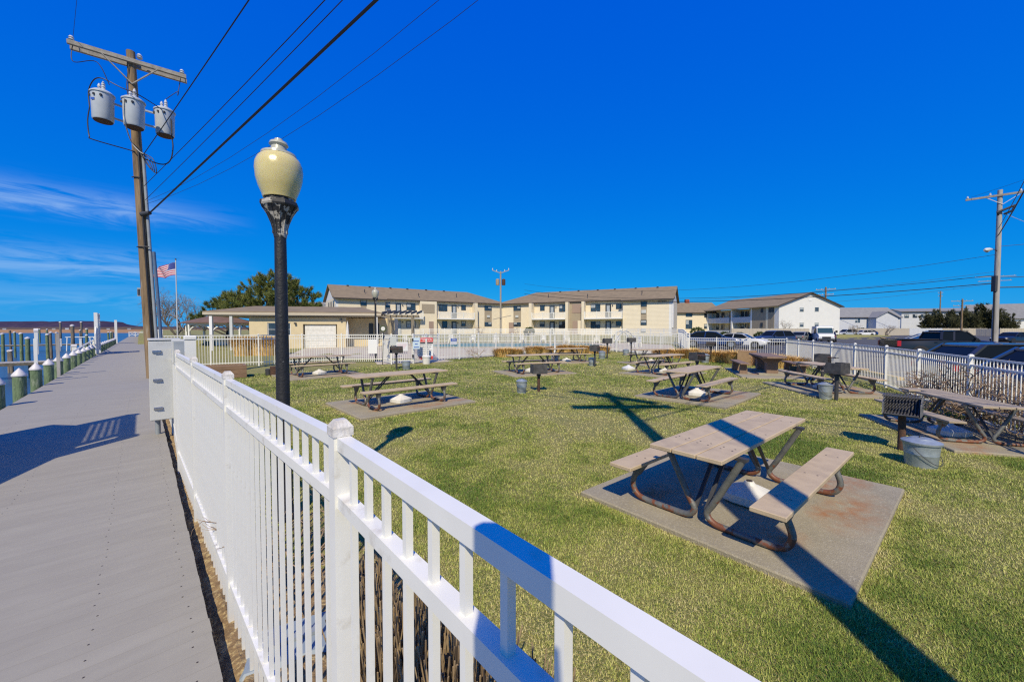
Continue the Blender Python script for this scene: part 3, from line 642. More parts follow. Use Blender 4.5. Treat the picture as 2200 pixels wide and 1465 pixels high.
def transformer(c, par):
    M0 = MB(); M0.lathe([(.25, -.46), (.27, -.42), (.29, .40)], c, 22); b = M0.build('transformer', xfmr, par, True)
    MB().lathe([(.235, -.485), (.25, -.465)], c, 20).build('base', rust, b)
    MB().lathe([(.315, .402), (.315, .44), (.22, .52), (.02, .55)], c, 22).build('lid', xfmr, b, True)
    for dx, dy in ((.12, -.08), (-.12, .02)): MB().lathe([(.05, .5), (.065, .54), (.04, .58), (.06, .62), (.035, .66), (.055, .70), (.02, .80)], c + Vector((dx, dy, 0)), 10).build('bushing', porcelain, b, True)
    for z in (.25, -.25): MB().bar(c + Vector((0, 0, z)), Vector((lean(c.z + z).x, 0, c.z + z)), .07, .05).build('bracket', xfmr, b)
    for ang in (-2.2, -1.5, -.9): MB().box((c.x + .3 * cos(ang), c.y + .3 * sin(ang), c.z + .28), (.05, .05, .06)).build('terminal', steel, b)
    return b
for z, off in ((9.42, -arm * .98 + Vector((.36, -.1, 0))), (9.32, Vector((.40, -.46, 0))), (9.55, arm * .95 + Vector((-.2, 0, 0)))): transformer(lean(z) + off, t)
MB().box(lean(9.55) - arm * .98 + Vector((.34, -.392, 0)), (.11, .012, .07), .06).build('plate', sign_b, t)
MB().tube([lean(0, .24), lean(4, .22), lean(8.1, .2)], .05, 10).build('conduit', conduit, t, True)
MB().tube([lean(0, .36, .06), lean(3, .34, .05), lean(4.7, .31, .04)], .05, 10).build('conduit', conduit_b, t, True)
MB().tube([lean(0, .17, -.12), lean(5, .15, -.12), lean(8.3, .13, -.1)], .028, 8).build('conduit', wire, t, True)
MB().bx(-.07, .07, -.07, .07, 0, .3).build('box', conduit, t, loc=lean(3.1, -.22)); MB().bx(-.04, .04, -.09, -.071, .05, .25).build('box_face', steel, t, loc=lean(3.1, -.22))
def cable(pts, r, m=wire, par=t, name='cable'): return MB().tube(pts, r, 6).build(name, m, par, True)
A_, B_, C_ = lean(9.42) - arm * .98 + Vector((.36, -.1, 0)), lean(9.32) + Vector((.40, -.46, 0)), lean(9.55) + arm * .95 + Vector((-.2, 0, 0))
def bez(pts, n=8):
    pts = [Vector(p) for p in pts]; out = []
    for i in range(len(pts) - 1):
        p0, p1, p2, p3 = pts[max(i - 1, 0)], pts[i], pts[i + 1], pts[min(i + 2, len(pts) - 1)]
        for k in range(n):
            u = k / n; out.append(.5 * ((2 * p1) + (p2 - p0) * u + (2 * p0 - 5 * p1 + 4 * p2 - p3) * u * u + (3 * p1 - p0 - 3 * p2 + p3) * u ** 3))
    return out + [pts[-1]]
V3 = lambda x, y, z: Vector((x, y, z))
cable(bez([A_ + V3(-.34, -.1, -.05), A_ + V3(-.42, -.1, -.5), A_ + V3(-.38, -.1, -1.0), A_ + V3(-.2, -.15, -1.15), lean(8.22, -.1, -.2), lean(8.15, .1, -.2)]), .017)
cable(bez([A_ + V3(-.34, -.1, -.05), A_ + V3(-.34, -.1, .55), A_ + V3(.1, -.2, .85), B_ + V3(-.1, -.3, .7), B_ + V3(.5, -.3, .45), C_ + V3(.1, -.1, .35), C_ + V3(.32, -.1, .05)]), .017)
cable(bez([C_ + V3(.33, -.1, .05), C_ + V3(.33, -.1, -.5), C_ + V3(.36, -.1, -.95), C_ + V3(.25, -.1, -1.4), C_ + V3(-.05, -.1, -1.55), lean(7.95, .35, -.1), lean(8.15, .2, -.1)]), .02)
for q in range(4): cable(bez([lean(8.2, .2, -.08), lean(7.95, .34 + .09 * q, -.08), lean(7.62 - .05 * q, .5 + .06 * q, -.06), lean(7.75, .38, -.05), lean(8.02, .25, -.05)]), .014)
cable(bez([AC - arm * 1.38 + V3(0, 0, .2), AC - arm * 1.3 + V3(.05, -.2, -.6), A_ + V3(.15, -.3, 1.3), A_ + V3(.45, -.2, .62)]), .012)
cable(bez([AC + arm * 1.36 + V3(0, 0, .2), AC + arm * 1.3 + V3(0, -.1, -.7), C_ + V3(.5, 0, 1.15), C_ + V3(.12, -.08, .82)]), .012)
cable(bez([lean(11.2, .05, -.15), lean(10.4, -.05, -.18), lean(9.9, .05, -.2), B_ + V3(0, -.2, .5)]), .014)
cable(bez([B_ + V3(-.03, -.3, .35), B_ + V3(-.05, -.31, -.2), B_ + V3(-.03, -.28, -.5), lean(8.5, .0, -.2), lean(8.2, .2, -.15), lean(8.12, .32, -.1)]), .018, wire_pale)
MB().tube([lean(7.3, -.13, -.13), lean(7.3, .0, -.175), lean(7.3, .15, -.13)], .02, 6).build('strap', steel, t); MB().tube([lean(4.85, -.15, -.1), lean(4.85, .0, -.19), lean(4.85, .3, -.12)], .02, 6).build('strap', steel, t)
MB().tube([lean(6.0, .1, -.1), lean(6.05, .42, -.13)], [.09, .07], 10).build('cable_clamp', steel, t, True)
# overhead lines from this pole to the next one, which stands out of view behind the right shoulder
def line(label, p, q, sag, r, m=wire, group=None, name='overhead_wire'):
    o = MB().tube(catenary(p, q, sag), r, 6).build(name, m, None, True); return tag(o, label, 'wire', group)
def W3(z, dx=0, dy=0): return LP + lean(z, dx, dy)
line('thickest black overhead cable rising from the leaning pole past the lamp globe', W3(6.05, .42, -.13), (12.2, -4.3, 8.1), .02, .026, name='overhead_cable')
line('thin overhead wire directly above the thickest cable', W3(7.0, .25, -.1), (12.2, -4.3, 9.05), .28, .009)
line('second thin overhead wire closely paired above the thickest cable', W3(6.5, .25, -.1), (12.2, -4.3, 8.95), .22, .008)
line('single black overhead wire running up from below the transformers', W3(8.1, .3, -.1), (8.0, -2.0, 9.8), .12, .013)
line('faint overhead wire passing behind the lamp globe', W3(6.5, .2, 0), (11, 0, 12.5), 1.6, .0045)
line('second faint overhead wire passing behind the lamp globe', W3(6.4, .2, 0), (11, .3, 12.0), 1.7, .0045)
line('hair thin high wire at the top left from the crossarm tip', tuple(LP + AC - arm * 1.4 + V3(0, 0, .2)), (11, -8, 12.4), .3, .005)
def plain_pole(label, x, y, h, arms, m=polewood, r=.16):
    t = thing('utility_pole', label, 'utility pole', (x, y, gz(x, y)))
    MB().tube([(0, 0, 0), (0, 0, h * .5), (0, 0, h)], [r, r * .88, r * .74], 14).build('pole', m, t, True)
    for z, L, ang, off in arms:
        d = Vector((cos(ang), sin(ang), 0)); p = Vector((-d.y, d.x, 0)) * off
        MB().bar(d * -L / 2 + p + V3(0, 0, z), d * L / 2 + p + V3(0, 0, z), .13, .14).build('crossarm', armwood, t)
        for sg in (-1, 1): MB().bar(d * sg * .6 + p + V3(0, 0, z - .06), V3(0, 0, z - .75) + p * .8, .04, .03).build('arm_brace', armwood, t)
        for f in (-.46, -.2, .2, .46): MB().lathe([(.035, 0), (.05, .04), (.03, .08), (.045, .11), (.02, .15)], d * L * f + p + V3(0, 0, z + .06), 8).build('insulator', porcelain, t, True)
    return t
plain_pole('wooden utility pole with crossed arms out of view whose shadow crosses the near table', 2.08, -.85, 12.6, [(11.9, 2.7, -.82, .11), (11.9, 2.7, -.82, -.11), (10.45, 2.5, .03, .10), (10.45, 2.5, .03, -.10)], r=.17)
plain_pole('wooden utility pole out of view to the right carrying the thick cable', 12.4, -4.5, 12.6, [(12.0, 2.2, .7, .18)], r=.15)
line('overhead wire out of view shading the near lawn beside the near table', (2.2, -.85, 9.0), (34.5, 27.6, 8.6), .5, .03); line('second overhead wire out of view shading the near lawn', (2.2, -.85, 9.4), (34.5, 27.6, 9.1), .5, .016)
# right hand pole with its street light
RP = Vector((34.5, 27.6, 0))
t = plain_pole('pale grey utility pole with crossarm and street light at the right beyond the cars', RP.x, RP.y, 11.75, [], palewood, .17)
for o_, d in ((0, Vector((.62, -.55, 0)).normalized()),):
    MB().bar(V3(0, 0, 11.35) - d * 1.75 - V3(.0, .2, 0), V3(0, 0, 11.35) + d * 1.9 - V3(0, .2, 0), .10, .13).build('crossarm', armwood, t)
    for sg in (-1, 1): MB().bar(d * sg * .75 + V3(0, -.2, 11.28), V3(0, -.17, 10.7), .045, .03).build('arm_brace', cone, t)
    for f in (-1.65, -.6, .75, 1.7): MB().lathe([(.05, 0), (.07, .04), (.04, .09), (.06, .12), (.02, .17)], d * f + V3(0, -.2, 11.42), 8).build('insulator', porcelain, t, True)
    for sg in (-1, 1): MB().tube([V3(0, -.1, 10.0) + d * sg * .12, V3(0, -.3, 10.15) + d * sg * .34, V3(0, -.35, 10.5) + d * sg * .42 * sg], [.07, .08, .07], 8).build('cutout', steel, t, True)
    MB().tube([V3(0, 0, 7.45), V3(-.35, -.1, 7.55), V3(-.85, -.3, 7.55)], .03, 8).build('lamp_arm', steel, t, True)
    h_ = MB(); h_.tube([V3(-.8, -.28, 7.53), V3(-1.1, -.38, 7.5), V3(-1.45, -.5, 7.44), V3(-1.65, -.57, 7.42)], [.06, .12, .14, .06], 10); h_.build('lamp_head', cab, t, True)
    MB().tube([V3(-1.05, -.37, 7.44), V3(-1.35, -.47, 7.36), V3(-1.5, -.52, 7.37)], [.06, .10, .05], 10).build('lamp_lens', bulb_top, t, True)
    MB().bx(-.28, -.12, -.15, .1, 4.6, 5.7).build('cable_box', steel, t); MB().tube([V3(-.2, -.05, .2), V3(-.2, -.05, 5)], .04, 8).build('conduit', wire, t, True)
w0 = lambda z: (RP.x - .2, RP.y, z)
G_ = 'lines strung from the right pole to the courtyard'
line('upper of the two close lines from the right pole to the courtyard', w0(5.75), (2.0, 62, 8.2), 1.5, .022, group=None)
line('lower thicker line of the close pair from the right pole to the courtyard', w0(5.2), (2.0, 62, 7.6), 1.3, .032, group=None)
line('highest thin line from the right pole to the courtyard roofs', w0(7.2), (2.0, 62, 9.2), 1.8, .014)
line('thick line leaving the right pole towards the right picture edge', (RP.x + .2, RP.y, 4.9), (52, 18, 9.5), 1.4, .04)
line('thin line leaving the right pole towards the right picture edge', (RP.x + .2, RP.y, 5.6), (52, 18, 9.0), 1.0, .022)
line('thin upper line leaving the right pole towards the right edge', (RP.x + .2, RP.y, 7.8), (52, 18, 12), 1.0, .014)
line('pale guy wire running down from the top of the right pole', (RP.x + .1, RP.y, 10.2), (43.0, 24.0, 4.0), 0, .012, wire_pale)
line('thin high line rising steeply from the right pole at the right sky', (RP.x - 1.1, RP.y + .8, 11.5), (26, -6, 13), .6, .008)
line('second thin high line rising from the right pole at the right sky', (RP.x + 1.0, RP.y - .9, 11.5), (30, -8, 13), .6, .008)
line('faint line far behind over the parking lot', (20, 120, 10.0), (126, 100, 17.0), 2.0, .035); line('lower faint line far behind over the parking lot', (80, 130, 9.5), (126, 100, 14.0), 1.0, .035)
# distant poles
t = plain_pole('distant utility pole with two transformers between the apartment wings', -1.7, 58, 9.6, [], armwood, .15)
for sg in (-1, 1):
    MB().bar((0, -.1, 9.3), (sg * 1.25, -.1, 9.75), .09, .1).build('crossarm', armwood, t); MB().lathe([(.06, 0), (.06, .25)], (sg * 1.2, -.1, 9.78), 8).build('insulator', porcelain, t); MB().lathe([(.06, 0), (.06, .25)], (sg * .6, -.1, 9.58), 8).build('insulator', porcelain, t)
    MB().lathe([(.24, 0), (.27, .1), (.27, .85), (.1, .95)], (sg * .45, -.2, 7.5), 14).build('transformer', [tan_panel, rust][sg > 0], t, True)
MB().bar((-1.2, -.2, 2.4), (1.6, -.2, 3.0), .12, .1).build('lower_arm', armwood, t)
for lab, x, y, h, L_ in [('distant pole with double arms seen beside the right pole', 122, 98, 15.5, 7), ('distant dark pole before the juniper trees', 107, 92, 8.9, 3.6), ('slim tall distant pole rising behind the juniper trees', 146, 132, 14.6, 1.2), ('distant pole with wires just behind the white gable roof', 68, 84, 10.2, 3.4)]:
    plain_pole(lab, x, y, h, [(h - .5, L_, -.6, .2), (h - 1.6, L_ * .8, -.6, .2)], polewood, .2)

t = thing('rail_shadow_tripod', 'unseen camera on a tall tripod, added on the boardwalk to shade the near fence rail', 'tripod', (-.02, -.06, .15))  # assumed shadow caster, added behind the view to shade the near rail
MB().bx(-.085, .045, -.085, -.02, 1.80, 1.93, .012).build('camera_body', plasticb, t); MB().bx(-.08, .035, -.08, -.03, 1.932, 2.17, .02).build('shadow_block', plasticb, t); MB().bx(-.06, .03, -.088, -.0855, 1.83, 1.89).build('screen', glass, t)  # upper block is raised and sized for the shadow on the rail
MB().lathe([(.018, 1.2), (.018, 1.79), (.035, 1.795)], (0, -.05, 0), 10).build('column', steel, t)
for a in (.9, 3.0, 5.1): MB().tube([(0, -.05, 1.22), (.32 * cos(a), -.05 + .32 * sin(a), 0)], .014, 8).build('leg', steel, t)
# ---------------------------------------------------------------- near lamp post
def lamp(label, x, y, H, sc=1.0, near=True):
    t = thing('lamp_post', label, 'lamp post', (x, y, gz(x, y)))
    MB().lathe([(.11, 0), (.11, .06), (.075, .12), (.07, .5), (.063, .55), (.060, 1.6), (.052, H - .62)], n=20).build('post', black_pole, t, True)
    b = MB(); n_ = 16; prof = [(.055, H - .64), (.062, H - .60), (.060, H - .56), (.075, H - .50), (.105, H - .42), (.15, H - .345)]
    b.lathe(prof, n=20)
    for k in range(12):
        a = 2 * pi * k / 12; b.tube([(r_ * 1.03 * cos(a), r_ * 1.03 * sin(a), z_) for r_, z_ in prof[1:]], .005, 5)
    b.build('fitter', peel, t, True)
    MB().lathe([(.165, H - .345), (.172, H - .33), (.168, H - .30), (.135, H - .285), (.13, H - .255)], n=8).build('collar', peel, t)
    MB().lathe([(.142, H - .26), (.152, H - .225), (.180, H - .155), (.201, H - .075), (.208, H + .005), (.203, H + .065), (.184, H + .113), (.152, H + .148)], n=28).build('globe', bulb if near else bulb_top, t, True)
    MB().lathe([(.157, H + .146), (.152, H + .168), (.10, H + .188), (.072, H + .205), (.066, H + .24), (.084, H + .258), (.075, H + .282), (.04, H + .296), (.035, H + .315), (.005, H + .33)], n=24).build('finial', bulb_top, t, True)
    return t
lamp('near black lamp post with yellowed acorn globe behind the white fence', -2.28, 3.83, 3.44)
lamp('distant lamp post with clear acorn globe behind the gate bay of the pool fence', -8.22, 23.3, 4.1, near=False)
# ---------------------------------------------------------------- picnic tables
def slab_pad(label, x, y, ang, w=2.96, d=2.36, dz=.06):
    b = MB(); b.bx(-w / 2, w / 2, -d / 2, d / 2, -.06, dz, .012)
    o = b.build('concrete_pad', slab, None, loc=(x, y, gz(x, y)), rot=(0, 0, ang)); return tag(o, label, 'concrete pad')
def make_table(L=2.42, broken=False):
    t = thing('picnic_table', '', 'picnic table')
    pw = .212
    for i, y0 in enumerate((-.222, 0, .222)):
        b = MB(); l0, l1 = -L / 2, L / 2
        if broken and i == 0: l0 = -L / 2 + .62
        b.bx(l0, l1, y0 - pw / 2, y0 + pw / 2, .72, .76, .006)
        if broken and i == 0: b.bx(-L / 2 + .02, -L / 2 + .40, y0 - pw / 2, y0 + pw / 2, .72, .76, .006)
        p = b.build('top_plank', plank_old if broken else plank, t)
        h = MB()
        for sx in (-.85, -.78, .85, .0):
            for dy in (-.05, .05):
                if not (broken and i == 0 and sx < -.7): h.lathe([(.009, .7602), (.009, .7612)], (sx + .02 * i, y0 + dy, 0), 6)
        h.build('screw_head', trim_d, p, kind='stuff')
    for sg in (-1, 1):
        p = MB().bx(-L / 2, L / 2, sg * .66 - .125, sg * .66 + .125, .42, .46, .006).build('seat_plank', plank_old if broken else plank, t)
        h = MB()
        for sx in (-.82, 0, .82):
            for dy in (-.05, .05): h.lathe([(.009, .4602), (.009, .4612)], (sx, sg * .66 + dy, 0), 6)
        h.build('screw_head', trim_d, p, kind='stuff')
    for sx in (-.85, .85):
        for sg in (-1, 1):
            path = bez([(sx, sg * .36, .70), (sx, sg * .13, .25), (sx, sg * .06, .12), (sx, sg * .12, .045), (sx, sg * .25, .032), (sx, sg * .55, .032), (sx, sg * .68, .06), (sx, sg * .735, .16), (sx, sg * .70, .29), (sx, sg * .66, .36), (sx, sg * .64, .415)], 5)
            MB().tube(path, .030, 10).build('leg', pipe, t, True)
            MB().prism([(sg * .56, .418), (sg * .76, .418), (sg * .72, .30), (sg * .66, .27)], 'x', sx - .034, sx + .034).build('seat_bracket', pipe, t)
            MB().bar((sx, sg * .05, .14), (sx * .34, sg * .05, .70), .035, .02).build('brace', steel, t)
        MB().bx(sx - .03, sx + .03, -.40, .40, .692, .719).build('top_bracket', steel, t)
    for sg in (-1, 1): MB().bx(-1.0, 1.0, sg * .66 - .02, sg * .66 + .02, .392, .419).build('seat_rail', steel, t)
    return t
A45 = R(40)
TAB = [ # label, x, y, angle, pad
 ('nearest picnic table crossed by a pole shadow on its concrete pad', 2.46, 4.19, R(39.6), .05),
 ('picnic table at right edge with a broken top plank beside the slatted grill', 7.94, 6.89, R(251.6), .045),
 ('picnic table on a pad mid lawn with a white base below it', 5.08, 10.78, R(43.5), .06),
 ('picnic table on a wide pad nearest the lamp post', -2.83, 9.73, R(42), .06),
 ('picnic table partly behind the black lamp post near the pool house fence', -8.0, 16.0, R(45), .05),
 ('picnic table behind the rusty post grill in the lawn centre', .95, 16.9, R(25), .05),
 ('small looking far picnic table before the dry grass row', 3.2, 22.6, R(20), .05),
 ('picnic table behind the dark grill right of the lawn centre', 6.5, 16.6, R(38), .05),
 ('farthest right picnic table half hidden behind another one', 7.8, 21.6, R(22), .05),
 ('picnic table beside the right fence with rusty stains on its pad', 9.72, 11.9, R(82), .06)]
base_t = None; brk = None
for i, (lab, x, y, a, dz) in enumerate(TAB):
    if i == 0: o = base_t = make_table()
    elif i == 1: o = make_table(broken=True)
    else: o = copy_tree(base_t)
    o.location = (x, y, gz(x, y) + dz); o.rotation_euler = (0, 0, a); o['label'] = lab; o['group'] = 'picnic tables on the lawn'
    if i == 1: o.scale = (.87, .87, .87)
    PADL = ['large concrete pad with rust runs under the nearest table', 'concrete pad under the broken topped table at the right edge', 'pale concrete pad under the table in the middle of the lawn', 'concrete pad under the table nearest the lamp post', 'concrete pad under the table behind the lamp post', 'concrete pad under the table behind the rusty grill', 'concrete pad under the far table before the dry grass', 'concrete pad under the table behind the dark grill', 'concrete pad under the farthest right table', 'orange stained concrete pad beside the right fence']
    off = [(.22, .22), (.30, -.02), (.25, .2), (-.0, .1), (0, 0), (0, 0), (0, 0), (0, 0), (0, 0), (.1, .1)][i]
    slab_pad(PADL[i], x + off[0], y + off[1], a, 2.96 if i != 1 else 2.75, 2.36 if i != 1 else 2.1, dz)
# brown pedestal table
t = thing('pedestal_table', 'brown pedestal table with boat shaped top and two matching benches by the fence corner', 'picnic table', (10.95, 16.6, .05), R(70))
TW = mat('brown_cast_table', (.25, .165, .11), (.20, .13, .085), 6, .75, bump=.3)
MB().prism([(-1.4, -.30), (-1.2, -.42), (1.2, -.42), (1.4, -.30), (1.4, .30), (1.2, .42), (-1.2, .42), (-1.4, .30)], 'z', .70, .77).build('top', TW, t)
for sx in (-.75, .75):
    MB().prism([(-.2, 0), (.2, 0), (.2, .5), (.42, .70), (-.42, .70), (-.2, .5)], 'x', sx - .17, sx + .17).build('pedestal', TW, t)
    MB().bx(sx - .3, sx + .3, -.5, .5, 0, .06).build('foot', concrete, t)
slab_pad('concrete pad under the brown pedestal table', 10.95, 16.6, R(70), 4.0, 2.6, .05)
for sg, lab in ((-1, 'brown bench on the fence side of the pedestal table'), (1, 'brown bench on the lawn side of the pedestal table')):
    a = R(70); x, y = 10.95 - sin(a) * sg * 1.02, 16.6 + cos(a) * sg * 1.02
    t = thing('bench', lab, 'bench', (x, y, .05), a)
    MB().bx(-1.15, 1.15, -.17, .17, .40, .46, .01).build('seat', TW, t)
    for sx in (-.8, .8): MB().prism([(-.15, 0), (.15, 0), (.11, .40), (-.11, .40)], 'x', sx - .1, sx + .1).build('leg', TW, t)
slab_pad('narrow concrete slab under the lawn side bench', 10.0, 16.2, R(70), 3.0, .8, .045)

# ---------------------------------------------------------------- grills
def grill(label, x, y, rz, w=.52, postm=rust, box_h=.27, H=.58, rusty=False):
    t = thing('grill', label, 'grill', (x, y, gz(x, y)), rz, 'post grills on the lawn')
    MB().tube([(0, 0, 0), (0, 0, H - .03)], .045, 12).build('post', postm, t, True)
    MB().lathe([(.075, H - .10), (.06, H - .02)], n=10).build('swivel', steel, t)
    b = MB(); d = .40; hw = w / 2; th = .012
    b.bx(-hw, hw, -d / 2, d / 2, H - .02, H); b.bx(-hw, hw, d / 2 - th, d / 2, H, H + box_h)
    for sg in (-1, 1):
        u = sg * hw; b.prism([(-d / 2, H), (d / 2 - th, H), (d / 2 - th, H + box_h), (-d / 2 + .05, H + box_h), (-d / 2, H + box_h * .55)], 'x', u - (th if sg > 0 else 0), u + (0 if sg > 0 else th))
    b.build('firebox', grill_m, t)
    g_ = MB(); zg = H + box_h * .62
    for yy in (-d / 2 - .10, d / 2 - .03): g_.tube([(-hw + .02, yy, zg), (hw - .02, yy, zg)], .011, 6)
    gr = g_.build('grate', rust, t)
    n_ = 11; me = MB().tube([(0, -d / 2 - .10, zg), (0, d / 2 - .03, zg)], .006, 5).mesh('grate_bar', rust)
    for i in range(n_): put('grate_bar', me, gr, (-hw + .04 + (w - .08) * i / (n_ - 1), 0, .008))
    for sx in (-.14, .14): MB().tube([(sx, -d / 2 - .1, zg), (sx, -d / 2 - .22, zg - .01)], .012, 8).build('handle', steel, t)
    return t
grill('post grill on a rusty post in the middle of the lawn turned away', .82, 11.83, R(192), .44, rust)
grill('post grill standing in front of the table beside the right fence', 8.73, 10.35, R(200), .40, steel, .27, .74)
t3 = thing('grill', 'open slatted park grill on a thick rusty post nearest the right edge', 'grill', (6.14, 6.04, 0), R(-50), 'post grills on the lawn')
MB().lathe([(.048, 0), (.046, .56)], n=16).build('post', rust, t3, True)
b = MB(); hw, d = .21, .36
b.bx(-hw, hw, -d / 2, d / 2, .56, .575); b.prism([(d / 2 - .012, .575), (d / 2, .575), (d / 2 + .05, .84), (d / 2 + .038, .84)], 'x', -hw, hw)
b.build('firebox', grill_m, t3)
plate = mat('grey_steel_plate', (.17, .17, .17), (.11, .11, .11), 8, .6, bump=.1)
for sg in (-1, 1): MB().prism([(-d / 2, .576), (d / 2, .576), (d / 2 + .036, .84), (d / 2 - .12, .86), (-d / 2 + .02, .74)], 'x', sg * hw - .008, sg * hw + .008).build('side_plate', plate, t3)
gt = MB().tube([(-hw + .02, -d / 2 - .02, .585), (hw - .02, -d / 2 - .02, .585)], .012, 6).tube([(-hw + .02, d / 2 - .03, .83), (hw - .02, d / 2 - .03, .83)], .012, 6).build('grate', grill_m, t3)
me = MB().tube([(0, -d / 2 - .02, .59), (0, -.02, .62), (0, d / 2 - .03, .835)], .009, 5).mesh('grate_bar', grill_m)
for i in range(11): put('grate_bar', me, gt, (-hw + .03 + (2 * hw - .06) * i / 10, 0, 0))
up = MB().tube([(-hw, -d / 2, .86), (hw, -d / 2, .86), (hw, d / 2, .86), (-hw, d / 2, .86), (-hw, -d / 2, .86)], .010, 6).build('top_grate', grill_m, t3)
me = MB().tube([(0, -d / 2, .865), (0, d / 2, .865)], .006, 5).mesh('grate_bar', grill_m)
for i in range(12): put('grate_bar', me, up, (-hw + .03 + (2 * hw - .06) * i / 11, 0, 0))
for sx in (-.12, .12): MB().tube([(hw + .01, sx, .72), (hw + .05, sx, .72), (hw + .05, sx, .80), (hw + .01, sx, .80)], .01, 6).build('handle', steel, t3)
grill('post grill facing the viewer behind the table nearest the lamp post', -5.55, 18.51, R(18), .60, steel, .30, .80)
grill('small dark post grill tilted slightly beside its ash bucket', 4.24, 19.77, R(60), .50, steel, .28, .82)
grill('tall post grill before the white pool fence turned away', 6.27, 25.4, R(190), .54, steel, .30, 1.02)
grill('farthest post grill standing close to the pool fence', 8.77, 28.38, R(186), .56, steel, .30, 1.0)
grill('wide dark post grill behind the middle table with its pad', 7.3, 15.2, R(25), .46, steel, .30, .70)
grill('dark post grill beside the dry grass clumps at the lot fence', 11.6, 22.49, R(-25), .52, steel, .24, .95)
grill('open grill behind the table beside the right fence', 11.2, 13.9, R(35), .42, steel, .30, .72)

# ---------------------------------------------------------------- ash buckets, umbrella bases, bins
def bucket(label, x, y, r=.165, h=.34, lid=True, m=galv, rz=0):
    t = thing('bucket', label, 'bucket', (x, y, gz(x, y)), rz, 'metal ash buckets beside the grills')
    MB().lathe([(r * .84, 0), (r * .85, .015), (r * .9, h * .5), (r * .915, h * .52), (r * .905, h * .54), (r * .98, h * .95), (r * 1.03, h * .97), (r * 1.03, h)], n=28).build('body', m, t, True)
    if lid:
        l = MB().lathe([(r * 1.07, h - .02), (r * 1.08, h + .005), (r * 1.0, h + .014), (r * .9, h + .02), (r * .6, h + .045), (r * .58, h + .05), (r * .3, h + .06), (.01, h + .062)], n=28).build('lid', m, t, True)
        MB().tube([(-.05, 0, h + .058), (-.05, 0, h + .085), (.05, 0, h + .085), (.05, 0, h + .058)], .006, 6).build('handle', steel, l)
    MB().tube([(r * 1.03 * cos(a), -r * 1.0 * abs(sin(a)) - .01, h * .82 - .22 * sin(a)) for a in [pi * i / 12 for i in range(13)]], .0045, 5).build('bail', steel, t)
    return t
bucket('galvanised bucket with a flat lid left of the rusty post grill', .29, 11.55, .16, .36)
bucket('large galvanised bucket with ridged lid beside the slatted grill at right', 5.72, 5.35, .195, .34, rz=.3)
bucket('galvanised bucket standing behind the post of the grill near the right fence', 8.60, 10.55, .165, .40)
bucket('galvanised bucket beside the grill nearest the gate notices', -5.05, 18.4, .20, .40, False)
bucket('galvanised bucket behind the small tilted grill', 4.2, 20.2, .20, .42, False)
bucket('galvanised bucket beside the tall grill before the pool fence', 5.86, 25.1, .22, .45)
bucket('galvanised bucket beside the farthest post grill', 8.3, 28.1, .22, .42)
bucket('galvanised bucket beside the grill at the lot fence', 11.12, 22.17, .22, .45)
bucket('dark teal plastic bucket behind the table beside the right fence', 12.0, 16.3, .24, .34, False, teal_p)
def ubase(label, x, y, z, s=.42, pole=0, m=plastic_w, rz=.4):
    t = thing('umbrella_base', label, 'umbrella base', (x, y, gz(x, y) + z), rz, 'white umbrella bases')
    prof = []
    b = MB(); n_ = 16; rings = [(.47, 0), (.5, .012), (.5, .085), (.47, .095), (.14, .17), (.09, .20), (.075, .20)]
    vs = []
    for r_, z_ in rings:
        for k in range(n_):
            a = 2 * pi * k / n_; q = (abs(cos(a)) ** 5 + abs(sin(a)) ** 5) ** -.2; q = 1 + (q - 1) * (1 if r_ > .2 else .2); vs.append((r_ * s * q * cos(a), r_ * s * q * sin(a), z_ * s / .42))
    b.add(vs, [(i * n_ + k, i * n_ + (k + 1) % n_, (i + 1) * n_ + (k + 1) % n_, (i + 1) * n_ + k) for i in range(len(rings) - 1) for k in range(n_)] + [tuple(range(n_))[::-1], tuple((len(rings) - 1) * n_ + k for k in range(n_))])
    b.build('base', m, t)
    MB().lathe([(.03 * s / .42, .19 * s / .42), (.03 * s / .42, .205 * s / .42), (.02 * s / .42, .206 * s / .42)], n=12).build('socket', trim_d, t)
    return t
ubase('square white umbrella base under the nearest table', 2.56, 4.12, .062, .44, rz=R(40))
for nm, k, dx, dy in (('white umbrella base on the pad under the table mid lawn', 2, .1, .0), ('white umbrella base on the pad under the table nearest the lamp post', 3, .0, .05), ('white umbrella base under the table behind the lamp post', 4, 0, 0), ('white umbrella base under the table behind the rusty post grill', 5, -.1, 0), ('white umbrella base under the far table before the dry grass', 6, 0, 0), ('white umbrella base under the table behind the dark grill', 7, .1, 0), ('white umbrella base under the farthest right table', 8, 0, 0), ('shaded grey white umbrella base under the table beside the right fence', 9, 0, .1), ('shaded umbrella base under the broken topped table at right', 1, -.2, -.1)):
    ubase(nm, TAB[k][1] + dx, TAB[k][2] + dy, TAB[k][4] + .002, .44, rz=TAB[k][3] + .3)
ubase('white umbrella base lying alone on the lawn beside a wooden stake', 5.5, 18.2, .0, .5)
t = thing('stake', 'short pale wooden stake beside the lone umbrella base on the lawn', 'stake', (5.88, 18.25, 0)); MB().bx(-.025, .025, -.025, .025, 0, .42).build('shaft', fascia, t)
for lab, x, y, h in [('white bucket holding an upright white pole in front of the attention sign', -4.75, 21.4, .95), ('white bucket with a white pole between the two far middle tables', 2.62, 23.6, 1.05)]:
    t = thing('pole_bucket', lab, 'bucket', (x, y, gz(x, y)))
    MB().lathe([(.20, 0), (.23, .36), (.25, .37), (.25, .41), (.21, .44), (.10, .47)], n=20).build('bucket', plastic_w, t, True)
    MB().lathe([(.07, .46), (.06, .55), (.055, h + .45)], n=12).build('pole', plastic_w, t, True)
